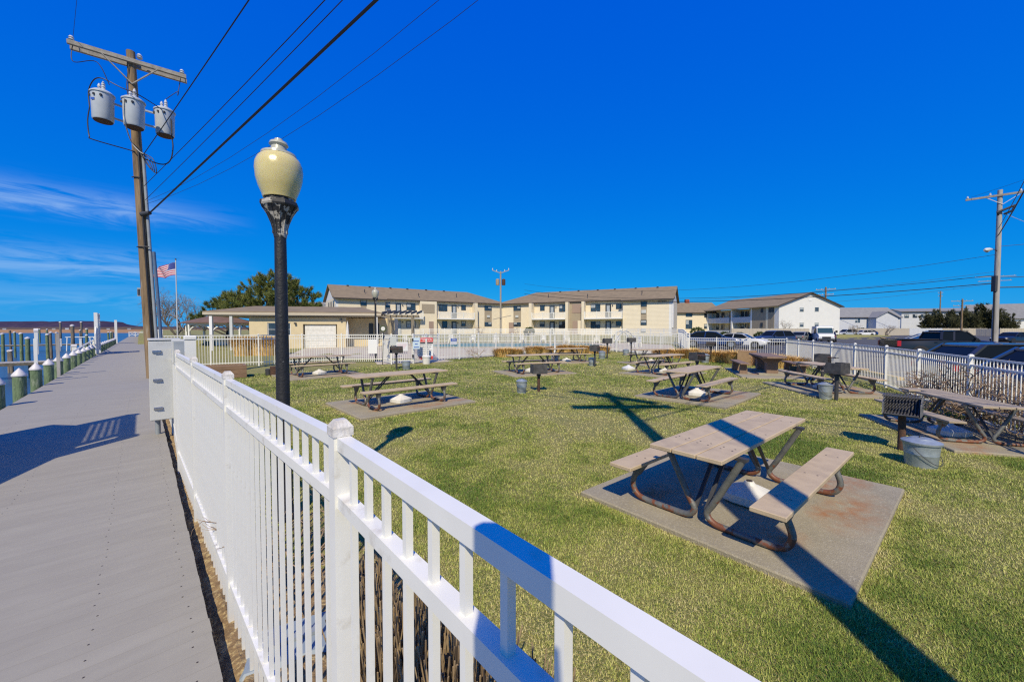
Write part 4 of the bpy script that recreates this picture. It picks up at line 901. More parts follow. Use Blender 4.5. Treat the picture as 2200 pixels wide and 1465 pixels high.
t = thing('can', 'small rusty metal can left of the lamp post by the table', 'can', (-9.8, 15.9, 0)); MB().lathe([(.16, 0), (.165, .36), (.17, .38), (.15, .385)], n=16).build('body', rust, t, True)
t = thing('can', 'smaller dark can beside the rusty can', 'can', (-10.15, 16.05, 0)); MB().lathe([(.11, 0), (.115, .26), (.1, .265)], n=14).build('body', steel, t, True)
def timber_box(name, label, x, y, rz, w, d, h, cat, m=woodbox):
    t = thing(name, label, cat, (x, y, gz(x, y)), rz); n_ = max(2, int(h / .14)); p = h / n_
    for i in range(n_):
        for yy in (-d / 2, d / 2): MB().bx(-w / 2, w / 2, yy - .045, yy + .045, i * p + .004, (i + 1) * p - .004, .005).build('timber', m, t)
        for xx in (-w / 2 + .05, w / 2 - .05): MB().bx(xx - .045, xx + .045, -d / 2 + .047, d / 2 - .047, i * p + .004, (i + 1) * p - .004, .005).build('timber', m, t)
    MB().bx(-w / 2 + .1, w / 2 - .1, -d / 2 + .05, d / 2 - .05, 0, h - .05).build('soil', soil, t); return t
timber_box('planter', 'low brown timber planter beyond the near fence at left', -11.75, 14.9, R(38), 2.4, .9, .5, 'planter')
t = thing('litter_bin', 'tan litter bin with a panelled door beside the dry grass at the lot fence', 'litter bin', (12.55, 20.6, 0), R(38))
for xx in (-.33, .33): MB().bx(xx - .035, xx + .035, -.33, .33, 0, .74).build('side_panel', woodbin, t)
for sy in (-1, 1): MB().bx(-.294, .294, sy * .32 - .025, sy * .32 + .025, .03, .73).build('front_panel' if sy < 0 else 'back_panel', woodbin, t)
MB().bx(-.2, .2, -.36, -.346, .12, .64).build('door', TW, t); MB().bx(-.36, .36, -.35, .35, .741, .78, .01).build('lid', woodbin, t)
t = thing('lid', 'flat grey blue plastic lid lying in the bed beside the near fence', 'lid', (-1.28, 2.22, .03), .5)
MB().bx(-.25, .25, -.17, .17, 0, .06, .02).build('shell', mat('grey_blue_plastic', (.24, .29, .33), rough=.5), t); MB().bx(-.12, .12, -.03, .03, .062, .08).build('grip', conduit, t)
t = thing('cup', 'small orange red cup lying in the bed beside the near fence', 'cup', (-.98, 1.86, .03), .9); MB().lathe([(.03, 0), (.04, .1), (.036, .1)], n=12, M=Matrix.Rotation(1.4, 4, 'Y')).build('body', mat('orange_red_plastic', (.5, .07, .03), rough=.5), t, True)

# ---------------------------------------------------------------- notices at the gate
def text_mesh(name, body, size, m, parent, loc, ext=.003, bold=.0, width=None):
    c = bpy.data.curves.new('lettering', 'FONT'); c.body = body; c.size = size; c.extrude = ext; c.align_x = 'CENTER'; c.align_y = 'CENTER'; c.offset = bold
    tmp = bpy.data.objects.new('lettering', c); COL.objects.link(tmp); dg = bpy.context.evaluated_depsgraph_get(); me = bpy.data.meshes.new_from_object(tmp.evaluated_get(dg)); bpy.data.objects.remove(tmp)
    me.materials.clear(); me.materials.append(m)
    o = put(name, me, parent, loc, (pi / 2, 0, 0))
    if width:
        xs = [v.co.x for v in me.vertices]; w = max(xs) - min(xs); o.scale = (width / w, 1, 1)
    return o
def sign(label, x, y, z, w, h, face, rz=0, rows=(), bands=(), words=(), name='sign'):
    t = thing(name, label, 'sign', (x, y, z), rz)
    MB().bx(-w / 2, w / 2, -.012, .012, 0, h, .004).build('board', face, t)
    for z0, z1, m in bands: MB().bx(-w / 2 + .004, w / 2 - .004, -.016, -.0125, z0 * h, z1 * h).build('band', m, t)
    for (zz, a, b_, m) in rows:
        bb = MB(); xx = a; rn = random.Random(int(zz * 1000))
        while xx < b_:
            l = rn.uniform(.03, .10); e_ = min(b_, xx + l); bb.bx((xx - .5) * w, (e_ - .5) * w, -.0155, -.0125, zz * h - .012 * h, zz * h + .012 * h); xx = e_ + .02
        bb.build('text_line', m, t)
    for (txt, zz, sz, m, wd) in words: text_mesh('lettering', txt, sz, m, t, (0, -.0165, zz * h), .002, .0, wd)
    return t
ga = atan2(.4, 1.1); gb = atan2(2.0, 1.0)
sign('large red and white ATTENTION sign hung on the pool fence gate', -4.96, 22.1, .20, .86, 1.24, sign_w, R(14), [(.66 - .085 * i, .16 if i % 2 else .08, .93 - .06 * (i % 3), sign_k) for i in range(6)] + [(.10, .08, .92, sign_w), (.05, .08, .8, sign_w)], [(.80, .995, sign_r), (.715, .785, sign_k), (.005, .15, sign_r)], [('ATTENTION', .895, .2, sign_w, .76)])
sign('pale blue notice left of the attention sign', -5.32, 21.45, .82, .38, .62, sign_lb, R(14), [], [], [], 'notice')
n_ = [o for o in COL.objects if o.name.startswith('notice')][-1]
for zz, a, b_ in ((.74, .12, .9), (.68, .12, .88), (.47, .3, .7), (.42, .3, .72), (.2, .15, .9), (.14, .15, .85)):
    MB().bx((a - .5) * .38, (b_ - .5) * .38, -.0155, -.0125, zz * .62 - .012, zz * .62 + .012).build('text_line', sign_b, n_)
sign('white notice printed in pink hung on the gate', -6.02, 21.15, .72, .60, .50, sign_w, ga, [(.82 - .13 * i, .08, .95 - .05 * i, sign_p) for i in range(5)], name='notice')
sign('blank white board left of the lamp at the gate', -8.02, 22.2, .52, .52, .82, sign_w, R(5), [], name='notice')
sign('blank pale board on the gate above the grill', -6.45, 21.0, 1.04, .34, .5, cab, ga, [], name='notice')
sign('small blue and white notice on the pool fence right of the attention sign', -3.68, 24.32, .95, .44, .40, sign_w, R(38), [(.3, .1, .9, sign_b), (.15, .1, .8, sign_b)], [(.5, .98, sign_b)], name='notice')
n_ = [o for o in COL.objects if o.name.startswith('notice')][-1]
MB().bx(-.16, .16, -.0195, -.0165, .25, .28).bx(-.13, .13, -.0195, -.0165, .32, .35).build('text_line', sign_w, n_)
for x, y, z in ((-5.5, 21.42, .35), (-5.5, 21.42, 1.25)):
    t = thing('gate_hinge', 'black gate hinge %s on the white gate post' % ('lower' if z < 1 else 'upper'), 'hinge', (x, y, z)); MB().bx(-.04, .04, -.04, .04, 0, .16).build('barrel', steel, t)
# whirligig on a thin stand
t = thing('whirligig', 'garden whirligig with green ring and small blades on a thin dark pole at the gate', 'whirligig', (-6.95, 20.7, 0))
MB().tube([(0, 0, 0), (.03, 0, 1.0), (.05, 0, 1.75)], .022, 8).build('pole', steel, t, True)
ring = MB(); ring.tube([(.06 + .16 * cos(a), -.04, 1.95 + .16 * sin(a)) for a in [2 * pi * i / 20 for i in range(21)]], .02, 6); ring.build('ring', shrubm, t, True)
MB().lathe([(.11, -.01), (.11, .01)], (.06, -.05, 1.95), 16, Matrix.Rotation(pi / 2, 4, 'X')).build('face', plastic_w, t)
for k in range(5): a = k * 1.257; MB().bar((.05 + .05 * cos(a), -.05, 1.35 + .05 * sin(a)), (.05 + .28 * cos(a), -.09, 1.35 + .26 * sin(a)), .09, .01).build('blade', [woodbox, conduit_b, palewood, steel, cab][k], t)
# ---------------------------------------------------------------- building kit
WR = random.Random(12)
def window(par, x, z0, w, h, y, panes=2, frame=frame_d, gl=glass, rail=True, name='window', d=.06):
    """a framed window on a wall whose face is at y (looking -y)"""
    f = MB(); t_ = .06
    f.bx(x - w / 2, x + w / 2, y - d, y + .02, z0, z0 + t_); f.bx(x - w / 2, x + w / 2, y - d, y + .02, z0 + h - t_, z0 + h)
    for xx in (x - w / 2, x + w / 2 - t_): f.bx(xx, xx + t_, y - d, y + .02, z0 + t_, z0 + h - t_)
    for i in range(1, panes): xx = x - w / 2 + w * i / panes; f.bx(xx - .03, xx + .03, y - d + .006, y + .02, z0 + t_, z0 + h - t_)
    o = f.build(name, frame, par)
    for i in range(panes):
        a = x - w / 2 + w * i / panes + .045; b_ = x - w / 2 + w * (i + 1) / panes - .045
        if rail:
            MB().bx(a, b_, y - d + .024, y - .012, z0 + h * .5, z0 + h - t_).build('pane', blind if gl is glass and WR.random() < .4 else gl, o)
            MB().bx(a, b_, y - d + .036, y - .006, z0 + t_, z0 + h * .5 - .03).build('pane', gl, o); MB().bx(a, b_, y - d + .014, y - .006, z0 + h * .5 - .03, z0 + h * .5).build('sash', frame, o)
        else: MB().bx(a, b_, y - d + .024, y - .012, z0 + t_, z0 + h - t_).build('pane', gl, o)
    return o
def door(par, x, z0, w, h, y, m=door_b, glassy=True, name='door'):
    o = MB().bx(x - w / 2 - .06, x + w / 2 + .06, y - .04, y + .01, z0, z0 + h + .06).build(name, frame_d, par)
    MB().bx(x - w / 2, x + w / 2, y - .07, y - .041, z0 + .02, z0 + h).build('leaf', m, o)
    if glassy: MB().bx(x - w * .3, x + w * .3, y - .078, y - .071, z0 + .9, z0 + h - .15).build('pane', blind, o)
    MB().bx(x + w * .36, x + w * .42, y - .11, y - .071, z0 + .95, z0 + 1.05).build('handle', chrome, o); return o
def railing(par, x0, x1, y, z0, h=.95, ends=None, m=vinyl):
    o = MB().bx(x0, x1, y - .03, y + .03, z0 + h - .07, z0 + h).bx(x0, x1, y - .025, y + .025, z0 + .06, z0 + .12).build('railing', m, par)
    b = MB(); n_ = max(2, int((x1 - x0) / .16))
    for i in range(n_): xx = x0 + (x1 - x0) * (i + .5) / n_; b.bx(xx - .034, xx + .034, y - .018, y + .018, z0 + .12, z0 + h - .07)
    b.build('baluster', m, o, kind='stuff')
    p = MB(); k = max(1, round((x1 - x0) / 2.2))
    for i in range(k + 1): xx = x0 + (x1 - x0) * i / k; p.bx(xx - .06, xx + .06, y - .06, y + .06, z0 - .1, z0 + h + .12)
    p.build('railing_post', m, o); return o
def chair(par_label, x, y, rz):
    t = thing('patio_chair', par_label, 'chair', (x, y, gz(x, y)), rz, 'patio chairs round the pool')
    MB().bx(-.28, .28, -.28, .28, .38, .43).build('seat', vinyl, t); b = MB()
    for i in range(5): b.bx(-.25 + i * .11, -.25 + i * .11 + .06, .25, .29, .43, .95)
    b.build('backrest', vinyl, t)
    for xx in (-.26, .26):
        for yy in (-.26, .26): MB().bx(xx - .03, xx + .03, yy - .03, yy + .03, 0, .62 if yy < 0 else .38).build('leg', vinyl, t)
        MB().bx(xx - .04, xx + .04, -.3, .3, .62, .65).build('arm', vinyl, t)
    return t
EV = 5.72; RG = 8.0
def wing(label, A, rot, x0, x1, gable_left, rec_scale, base=1.0):
    """two storey apartment wing: x along the front, -y towards the viewer; gable at one end, hip at the other"""
    t = thing('apartment_wing', label, 'building', (A[0], A[1], base), rot)
    dep = 11.5; ov = .55; yr = .9
    xg, xh = x0, x1; sg = 1 if x1 > x0 else -1
    MB().bx(min(x0, x1), max(x0, x1), yr, dep, -1.2, EV - .12).build('wall', plaster, t)
    # roof: one skin of real thickness
    ex = xg - sg * .35; eh = xh + sg * ov; rh = xh - sg * 5.2; y0, y1, ym = yr - .42, dep + ov, dep / 2
    top = [(ex, y0, EV), (eh, y0, EV), (eh, y1, EV), (ex, y1, EV), (ex, ym, RG), (rh, ym, RG)]
    vs = top + [(x, y, z - .16) for x, y, z in top]
    fs = [(0, 1, 5, 4), (1, 2, 5), (2, 3, 4, 5), (6, 10, 11, 7), (7, 11, 8), (8, 11, 10, 9), (0, 6, 7, 1), (1, 7, 8, 2), (2, 8, 9, 3), (3, 9, 10, 4), (4, 10, 6, 0)]
    roof = MB().add(vs, fs).build('roof', shingle, t)
    MB().bx(min(ex, eh), max(ex, eh), y0 - .09, y0 - .004, EV - .2, EV - .02).build('gutter', trim_d, t)
    MB().prism([(.55, EV - .13), (dep - .1, EV - .13), (dep / 2, RG - .32)], 'x', xg + (.0 if sg > 0 else -.15), xg + (.15 if sg > 0 else 0)).build('gable_wall', siding_w, t)
    r_ = [.12, .26, .40, .52, .66, .8]
    for i, f in enumerate(r_): xx = ex + (rh - ex) * f; MB().bx(xx - .14, xx + .14, ym - .5, ym - .1, RG - .28, RG + .04 - .02 * (i % 2)).build('roof_vent', steel, roof)
    for f, yy in ((.2, 2.2), (.55, 1.6), (.85, 2.6)): xx = ex + (rh - ex) * f; MB().lathe([(.07, 0), (.07, .5)], (xx, yy, EV + (yy + ov) * (RG - EV) / (ym + ov) - .05), 8).build('vent_pipe', steel, roof)
    return t, (lambda x: rec_scale[0] + (x - rec_scale[0]) * rec_scale[1]), yr
def block_roof(t, x0, x1):
    MB().prism([(-.5, EV - .32), (.75, EV + .16), (.75, EV + .32), (-.5, EV - .16)], 'x', x0, x1).build('roof', shingle, t); MB().bx(x0, x1, -.58, -.504, EV - .34, EV - .18).build('gutter', trim_d, t); MB().bx(x0 + .1, x1 - .1, -.49, .4, EV - .40, EV - .33).build('soffit', fascia, t)
# left wing
LWt, rl, yr = wing('left two storey cream apartment wing with brown roof and white balconies', (-25.6, 56.2), R(32.31), .0, 29.0, True, (-8.9, 1.014))
MB().bx(.35, 7.0, .0, yr - .01, -1.2, EV - .12).build('end_block', siding, LWt)
MB().bx(.02, .349, .0, 11.5, -1.2, EV - .12).build('end_wall', siding_w, LWt)
for x, z, h in ((1.5, 4.4, .9), (4.2, 4.4, .9), (7.2, 4.4, .9)): window(LWt, 0, 0, .9, h, 0, 1).location = (0, 0, 0) if False else (0.0, 0.0, z); 
for o in [c for c in LWt.children if c.name.startswith('window')]: pass
for i, o in enumerate([c for c in LWt.children if c.name.startswith('window')]): o.rotation_euler = (0, 0, R(-90)); o.location = (.02, 2.0 + i * 2.6, 4.3)
block_roof(LWt, -.3, 7.25)
window(LWt, 3.85, 4.5, .88, .88, 0.0, 1); MB().bx(3.45, 4.25, -.03, -.002, 3.2, 4.46).build('panel', tan_panel, LWt); window(LWt, 3.85, 1.6, .88, .75, 0.0, 1)
def bay(t, r, up, lo, z0u=2.86):
    for k, x0, x1, za, zb, gl in up + lo:
        xa, xb = r(x0), r(x1)
        if k == 'w': window(t, (xa + xb) / 2, za, xb - xa, zb - za, yr, 2 if xb - xa > 1.0 else 1, gl=gl or glass)
        else: door(t, (xa + xb) / 2, 2.87 if za > 2.9 else .12, xb - xa, zb - (2.87 if za > 2.9 else .12), yr, gl or door_b)
        if k == 'd': MB().bx(xb + .25, xb + .37, yr - .14, yr - .002, zb - .3, zb - .1).build('wall_lamp', steel, t)
bay(LWt, rl, [('w', 7.14, 7.79, 4.33, 5.15, None), ('d', 8.71, 9.45, 3.96, 5.0, None), ('w', 10.37, 11.84, 4.02, 5.12, None), ('w', 15.75, 17.33, 4.04, 5.11, None), ('d', 18.18, 18.98, 3.8, 5.05, None), ('w', 19.92, 20.77, 4.31, 5.14, None)],
    [('d', 8.66, 9.43, 1.0, 2.3, blind), ('w', 10.32, 11.84, 1.2, 2.34, blind), ('w', 16.41, 17.31, 1.19, 2.35, None), ('d', 18.17, 18.97, 1.0, 2.26, None), ('w', 19.91, 20.75, 1.5, 2.4, None)])
def balcony(t, x0, x1, h=.95, base=True):
    MB().bx(x0, x1, -.42, yr - .012, 2.62, 2.84).build('balcony', frame_w, t); railing(t, x0 + .03, x1 - .03, -.36, 2.85, .92)
    railing(t, x0 + .03, x1 - .03, -.4, .05, .92)
balcony(LWt, 7.05, 13.0); balcony(LWt, 15.7, 22.3)
MB().bx(12.75, 15.6, .35, yr - .012, -1.2, EV - .16).build('stair_wall', plaster, LWt); MB().bx(13.0, 15.2, .3, .348, 3.6, 5.1).build('stair_panel', tan_panel, LWt); MB().bx(14.2, 15.0, .29, .347, .1, 2.25).build('stair_door', brown_panel, LWt)
MB().bx(22.42, 22.9, -.4, yr - .012, -1.2, EV - .16).build('pier', plaster, LWt)
window(LWt, rl(25.2), 4.35, 1.5, .85, yr, 2); MB().bx(rl(24.48), rl(25.95), yr - .03, yr - .002, 2.4, 4.3).build('panel', tan_panel, LWt); window(LWt, rl(25.2), 1.5, 1.5, .8, yr, 2); MB().bx(rl(24.9), rl(25.5), yr - .16, yr - .032, 3.1, 3.5).build('wall_unit', cab, LWt)
# right wing
RWt, rr, yr = wing('right two storey cream apartment wing with projecting clapboard end block', (.1, 70.5), R(-26.76), 26.9, -3.0, False, (31.6, 1.013))
MB().bx(19.66, 26.5, .0, yr - .01, -1.2, EV - .12).build('end_block', siding, RWt); MB().bx(26.501, 26.88, .0, 11.5, -1.2, EV - .12).build('end_wall', siding_w, RWt)
block_roof(RWt, 19.4, 27.2)
for i in range(3): MB().bx(26.885, 26.95, .6 + i * 1.0, 1.1 + i * 1.0, 1.2, 4.9).build('wall_strip', frame_w, RWt)
bay(RWt, rr, [('w', 5.4, 6.25, 4.25, 5.17, None), ('d', 7.22, 8.07, 3.83, 5.0, None), ('w', 8.94, 10.14, 3.98, 5.17, None), ('w', 14.45, 16.04, 3.93, 5.12, None), ('d', 16.94, 17.74, 3.87, 5.04, frame_d), ('w', 18.57, 19.43, 4.24, 5.07, None)],
    [('w', 5.35, 6.26, 1.45, 2.37, None), ('d', 7.23, 8.08, .95, 2.27, None), ('w', 8.89, 10.15, 1.14, 2.34, None), ('w', 14.47, 16.03, 1.13, 2.28, None), ('d', 16.96, 17.77, .94, 2.26, None), ('w', 18.59, 19.45, 1.48, 2.27, None)])
balcony(RWt, 3.98, 10.18); balcony(RWt, 13.47, 19.64)
for a, b_ in ((3.42, 3.96), (10.2, 10.66), (13.0, 13.43)): MB().bx(a, b_, -.4, yr - .012, -1.2, EV - .16).build('pier', plaster, RWt)
MB().bx(10.68, 12.98, .6, yr - .012, -1.2, EV - .16).build('stair_wall', tan_panel, RWt); MB().bx(11.1, 12.95, .55, .597, 3.7, 5.2).build('stair_panel', brown_panel, RWt); MB().bx(11.2, 12.1, .54, .597, .1, 2.35).build('stair_door', brown_panel, RWt); MB().bx(12.15, 12.75, .3, .5, .1, 2.4).build('stair_pier', plaster, RWt)
window(RWt, 22.85, 4.46, .9, .84, 0, 1); window(RWt, 22.85, 1.6, .9, .78, 0, 1); MB().bx(22.42, 23.28, -.03, -.002, 2.42, 4.42).build('panel', tan_panel, RWt)
for z in (3.45, .58): MB().bx(22.5, 23.2, -.16, -.032, z, z + .5).build('wall_unit', cab, RWt)
MB().bx(24.9, 26.1, -.1, -.003, 5.1, 5.22).build('vent_hood', trim_d, RWt)
window(RWt, rr(.9), 4.35, 1.5, .85, yr, 2); MB().bx(rr(.16), rr(1.67), yr - .03, yr - .002, 2.35, 4.3).build('panel', tan_panel, RWt); window(RWt, rr(.9), 1.45, 1.5, .8, yr, 2); MB().bx(rr(.6), rr(1.2), yr - .16, yr - .032, 3.1, 3.5).build('wall_unit', cab, RWt)
MB().bx(-1.2, -.2, yr - .05, yr - .002, .1, 2.2).build('stair_door', brown_panel, RWt)
# generic gabled house
def gable_house(name, label, cat, loc, rz, L, D, h, rise, wallm, roofm, ov=.4, wins=(), gwins=(), frame=frame_d, gl=glass, chim=None, base=-1.5):
    """ridge along local x; front at y=0 facing -y; gable ends at x=0 and x=L"""
    t = thing(name, label, cat, loc, rz)
    MB().add([(0, 0, base), (L, 0, base), (L, D, base), (0, D, base), (0, 0, h), (L, 0, h), (L, D, h), (0, D, h), (0, D / 2, h + rise), (L, D / 2, h + rise)],
             [(0, 1, 5, 4), (1, 2, 6, 9, 5), (2, 3, 7, 6), (3, 0, 4, 8, 7), (4, 5, 9, 8), (6, 7, 8, 9), (3, 2, 1, 0)]).build('wall', wallm, t)
    k = rise / (D / 2); e = h - ov * k + .02; p = .16
    rf = MB().prism([(-ov, e), (D / 2, h + rise + .02), (D + ov, e), (D + ov, e + p), (D / 2, h + rise + .02 + p), (-ov, e + p)], 'x', -ov, L + ov).build('roof', roofm, t)
    MB().bx(-ov, L + ov, -ov - .08, -ov - .004, e - .04, e + .14).build('gutter', trim_d, t)
    for x, z, w, hh in wins: window(t, x, z, w, hh, 0, 2 if w > 1.1 else 1, frame, gl)
    for side, y, z, w, hh in gwins:
        o = window(t, 0, 0, w, hh, 0, 2 if w > 1.1 else 1, frame, gl); o.location = (L if side else 0, y, z); o.rotation_euler = (0, 0, R(90) if side else R(-90))
    if chim: MB().bx(chim[0] - .5, chim[0] + .5, D / 2 - .4, D / 2 + .4, h, h + rise + 1.0).build('chimney', red_brick, rf)
    return t
# white gable ended block: its gable faces the viewer, the long side with balconies runs back
A = Vector((52.3, 75.8)); ga_ = R(4.8); L_ = 21; Dw = 14.35
# local x along the long side (away from viewer), front y=0 is the balcony side facing left
GB = thing('apartment_block', 'apartment block with tall white clapboard gable facing the parking lot', 'building', (A.x, A.y, .9), R(100.4))
# in this frame: +x runs back along the balcony side, +y to the left, the gable wall lies in x=0 from y=0 to y=-14.35
MB().add([(0, 0, -2), (0, -Dw, -2), (0, -Dw, 5.75), (0, -Dw / 2, 8.2), (0, 0, 5.75), (1.0, 0, -2), (1.0, -Dw, -2), (1.0, -Dw, 5.75), (1.0, -Dw / 2, 8.2), (1.0, 0, 5.75)],
         [(0, 1, 2, 3, 4), (9, 8, 7, 6, 5), (0, 4, 9, 5), (1, 6, 7, 2), (4, 3, 8, 9), (3, 2, 7, 8), (0, 5, 6, 1)]).build('gable_wall', siding_w, GB)
MB().bx(1.01, L_, -Dw, -2.0, -2, 5.6).build('wall', plaster, GB)
rp = [(.6, 5.50), (-Dw / 2, 8.26), (-Dw - .6, 5.50), (-Dw - .6, 5.68), (-Dw / 2, 8.44), (.6, 5.68)]
rf = MB().prism([(u, v) for u, v in rp], 'x', -.35, L_ + .3).build('roof', shingle, GB)
MB().prism([(.6, 5.46), (-Dw / 2, 8.22), (-Dw - .6, 5.46), (-Dw - .6, 5.66), (-Dw / 2, 8.42), (.6, 5.66)], 'x', -.43, -.355).build('barge_board', trim_d, GB)
for y, z in ((-5.2, 4.55), (-8.75, 4.6), (-5.25, 1.55), (-8.8, 1.55)): o = window(GB, 0, 0, .98, .88, 0, 1, cab, glass); o.location = (0, y, z); o.rotation_euler = (0, 0, R(-90))
MB().bx(-.05, -.003, -7.5, -6.8, 6.75, 7.3).build('gable_vent', frame_w, GB)
def side_win(x, z, w, h): o = window(GB, 0, 0, w, h, 0, 1); o.location = (x, -2.0 if x > 6.6 else .0, z); o.rotation_euler = (0, 0, R(180)); return o
MB().bx(1.01, 3.1, -1.99, .0, -2, 5.6).build('end_block', plaster, GB); MB().bx(3.101, 6.6, -1.99, -.012, -2, 5.6).build('end_block', tan_panel, GB)
side_win(1.8, 4.45, 1.3, .95); side_win(4.1, 4.5, .55, .9); side_win(4.1, 1.5, .55, .9); MB().bx(1.1, 2.5, .002, .03, 1.1, 4.4).build('panel', tan_panel, GB)
for x in (6.9, 12.6, 20.8): MB().bx(x - .2, x + .2, -1.99, .0, -2, 5.6).build('pier', frame_w, GB)
for x0, x1 in ((7.1, 12.4), (13.4, 20.6)):
    MB().bx(x0, x1, -1.98, -.1, 2.5, 2.75).build('balcony', siding_g, GB); MB().bx(x0, x1, -.16, -.1, 2.76, 3.75).build('balcony_front', siding_g, GB); MB().bx(x0, x1, -.16, -.1, .0, .8).build('patio_wall', siding_g, GB)
    for z in (1.0, 3.8):
        for f in (.25, .6, .85): o = window(GB, 0, 0, 1.0, 1.3, 0, 1); o.location = (x0 + (x1 - x0) * f, -2.0, z); o.rotation_euler = (0, 0, R(180))
# block farther back between the wings, with a brick chimney
gable_house('apartment_block', 'farther cream apartment block with red brick chimney behind the right wing', 'building', (36.2, 97, .9), R(-3), 15.5, 11, 5.3, 2.6, plaster, shingle, .5, [(3.4, 4.2, 1.9, .9), (3.4, 1.4, 1.9, .9), (8.0, 4.2, 1.6, 1.2), (8.0, 1.2, 1.6, 2.2), (12.4, 4.0, 1.4, 1.1), (12.4, 1.2, 1.4, 1.2)], [], chim=(9.6,))
gable_house('house', 'white gabled house end showing over the valley between the two wings', 'house', (9.5, 104, 1), R(90), 12, 11, 7.3, 2.2, siding_w, shingle_g)
gable_house('house', 'grey roof of a house hidden behind the pines', 'house', (-38.5, 62, .3), R(12), 11, 9, 4.2, 2.0, siding_g, shingle_g)
# grey townhouses to the right
gable_house('townhouse', 'long pale grey townhouse with grey roof right of the white gable', 'house', (102.5, 121, .4), R(-4), 17.8, 10, 5.4, 3.0, siding_g, shingle_g, .4, [(5.3, 3.6, 1.6, 1.4), (6.2, .6, 2.4, 1.6)], [(1, 3, 3.9, .9, 1.4), (1, 6.5, 3.9, .9, 1.4), (1, 3, .9, .9, 1.4)], frame=frame_w)
gable_house('townhouse', 'front wing of the pale grey townhouse with white trimmed gable', 'house', (116.8, 117.0, .4), R(86), 8, 6.2, 5.2, 1.7, siding_g, shingle_g, .4, [], [], frame=frame_w)
gable_house('apartment_block', 'flat looking grey block with many windows over the juniper trees', 'building', (147, 146, 0), R(-20), 20, 12, 8.6, 1.2, siding_g, shingle_g, .6, [(1.5 + i * 2.4, 6.3, 1.3, 1.3) for i in range(8)])
gable_house('house', 'grey roofed white house at the right picture edge behind the trees', 'house', (150, 126, 0), R(-40), 34, 11, 5.6, 4.4, siding_w, shingle_g, .5, [(6, 1.4, 1.2, 1.3), (14, 1.4, 1.2, 1.3), (20, 1.2, 1.2, 1.4), (27, 1.2, 1.2, 1.4)], frame=frame_w)
gable_house('shed', 'small white porch gable in front of the grey roofed house', 'shed', (152, 117, 0), R(50), 6, 5, 2.8, 1.5, siding_w, frame_w)

# ---------------------------------------------------------------- pool house
PHt = thing('pool_house', 'low yellow brick pool house with roll up garage door and wide flat eaves', 'building', (-27.2, 33.5, .3), R(11.93))
xL, xR = 3.95, 12.0
gd = (8.45, 11.1)
b = MB(); b.bx(xL, 5.4, 0, 6, -.7, 2.72); b.bx(7.3, gd[0] - .12, 0, 6, -.7, 2.72); b.bx(gd[1] + .12, xR, 0, 6, -.7, 2.72); b.bx(5.4, 7.3, .001, 6, -.7, 1.05); b.bx(5.4, 7.3, .001, 6, 2.2, 2.72); b.bx(gd[0] - .12, gd[1] + .12, .001, 6, 2.1, 2.72); b.bx(gd[0] - .12, gd[1] + .12, .4, 6, -.7, 2.1)
b.build('wall', brick_y, PHt)
window(PHt, 6.35, 1.05, 1.9, 1.15, .12, 1, frame_w, glass)
dr = MB()
for i in range(5): dr.bx(gd[0], gd[1], .16, .2, -.4 + i * .48, -.4 + i * .48 + .47, .008)
dr.build('garage_door', plastic_w, PHt); MB().bx(gd[0], gd[1], .10, .3, 2.0, 2.099).build('door_header', brick_y, PHt)
MB().bx(xR + .002, 16.2, 1.6, 6, -.7, 2.72).build('rear_wall', brick_y, PHt)
for x in (14.0, 14.55): MB().bx(x - .2, x + .2, 1.54, 1.599, .25, 2.2).build('door_light', frame_d, PHt)
b = MB(); b.add([(.6, -.5, 3.18), (15.2, -.5, 3.18), (15.2, 7.2, 3.18), (.6, 7.2, 3.18), (3.2, 3.1, 3.86), (12.8, 3.1, 3.86), (.6, -.5, 3.1), (15.2, -.5, 3.1), (15.2, 7.2, 3.1), (.6, 7.2, 3.1)],
      [(0, 1, 5, 4), (1, 2, 5), (2, 3, 4, 5), (3, 0, 4), (0, 6, 7, 1), (1, 7, 8, 2), (2, 8, 9, 3), (3, 9, 6, 0), (9, 8, 7, 6)]); b.build('roof', shingle, PHt)
MB().bx(.6, 15.2, -.53, -.45, 2.88, 3.098).bx(.56, .64, -.449, 7.2, 2.88, 3.098).build('fascia', fascia, PHt); MB().bx(.7, 15.1, -.44, 7.1, 2.78, 2.86).build('soffit', tan_panel, PHt)
for x in (1.15, 2.7): MB().bx(x - .11, x + .11, -.42, -.2, -.7, 2.78).build('porch_post', frame_w if x < 2 else cab, PHt)
MB().bx(14.6, 14.85, -.42, -.2, -.7, 2.78).build('porch_post', frame_w, PHt)
for x, z in ((7.72, 2.1), (11.6, 2.45)): MB().bx(x - .08, x + .08, -.22, -.002, z, z + .13).build('wall_lamp', steel, PHt)
pergw = mat('weathered_pergola_wood', (.25, .215, .155), (.17, .145, .105), 5, .85)
t = thing('pergola', 'grey slatted pergola with slanting beams at the right end of the pool house', 'pergola', (-11.3, 35.4, .3), R(12))
for x in (0, 2.1):
    for y in (0, 2.6): MB().bx(x - .09, x + .09, y - .09, y + .09, -.3, 2.75).build('post', pergw, t)
for y in (0, 2.6): MB().bx(-.5, 2.7, y - .05, y + .05, 2.75, 2.95).build('beam', pergw, t)
for i in range(7): MB().bar((-.45 + i * .5, -1.2, 3.05), (-.1 + i * .5, 3.4, 3.45), .05, .22).build('rafter', pergw, t)
t = thing('table_umbrella', 'closed pale patio umbrella standing under the pool house eave', 'umbrella', (-14.9, 35.0, .3)); MB().lathe([(.03, 0), (.03, 2.4)], n=8).build('pole', palewood, t); MB().lathe([(.13, .8), (.16, 1.0), (.08, 2.0), (.03, 2.3)], n=12).build('canopy', plastic_w, t, True)
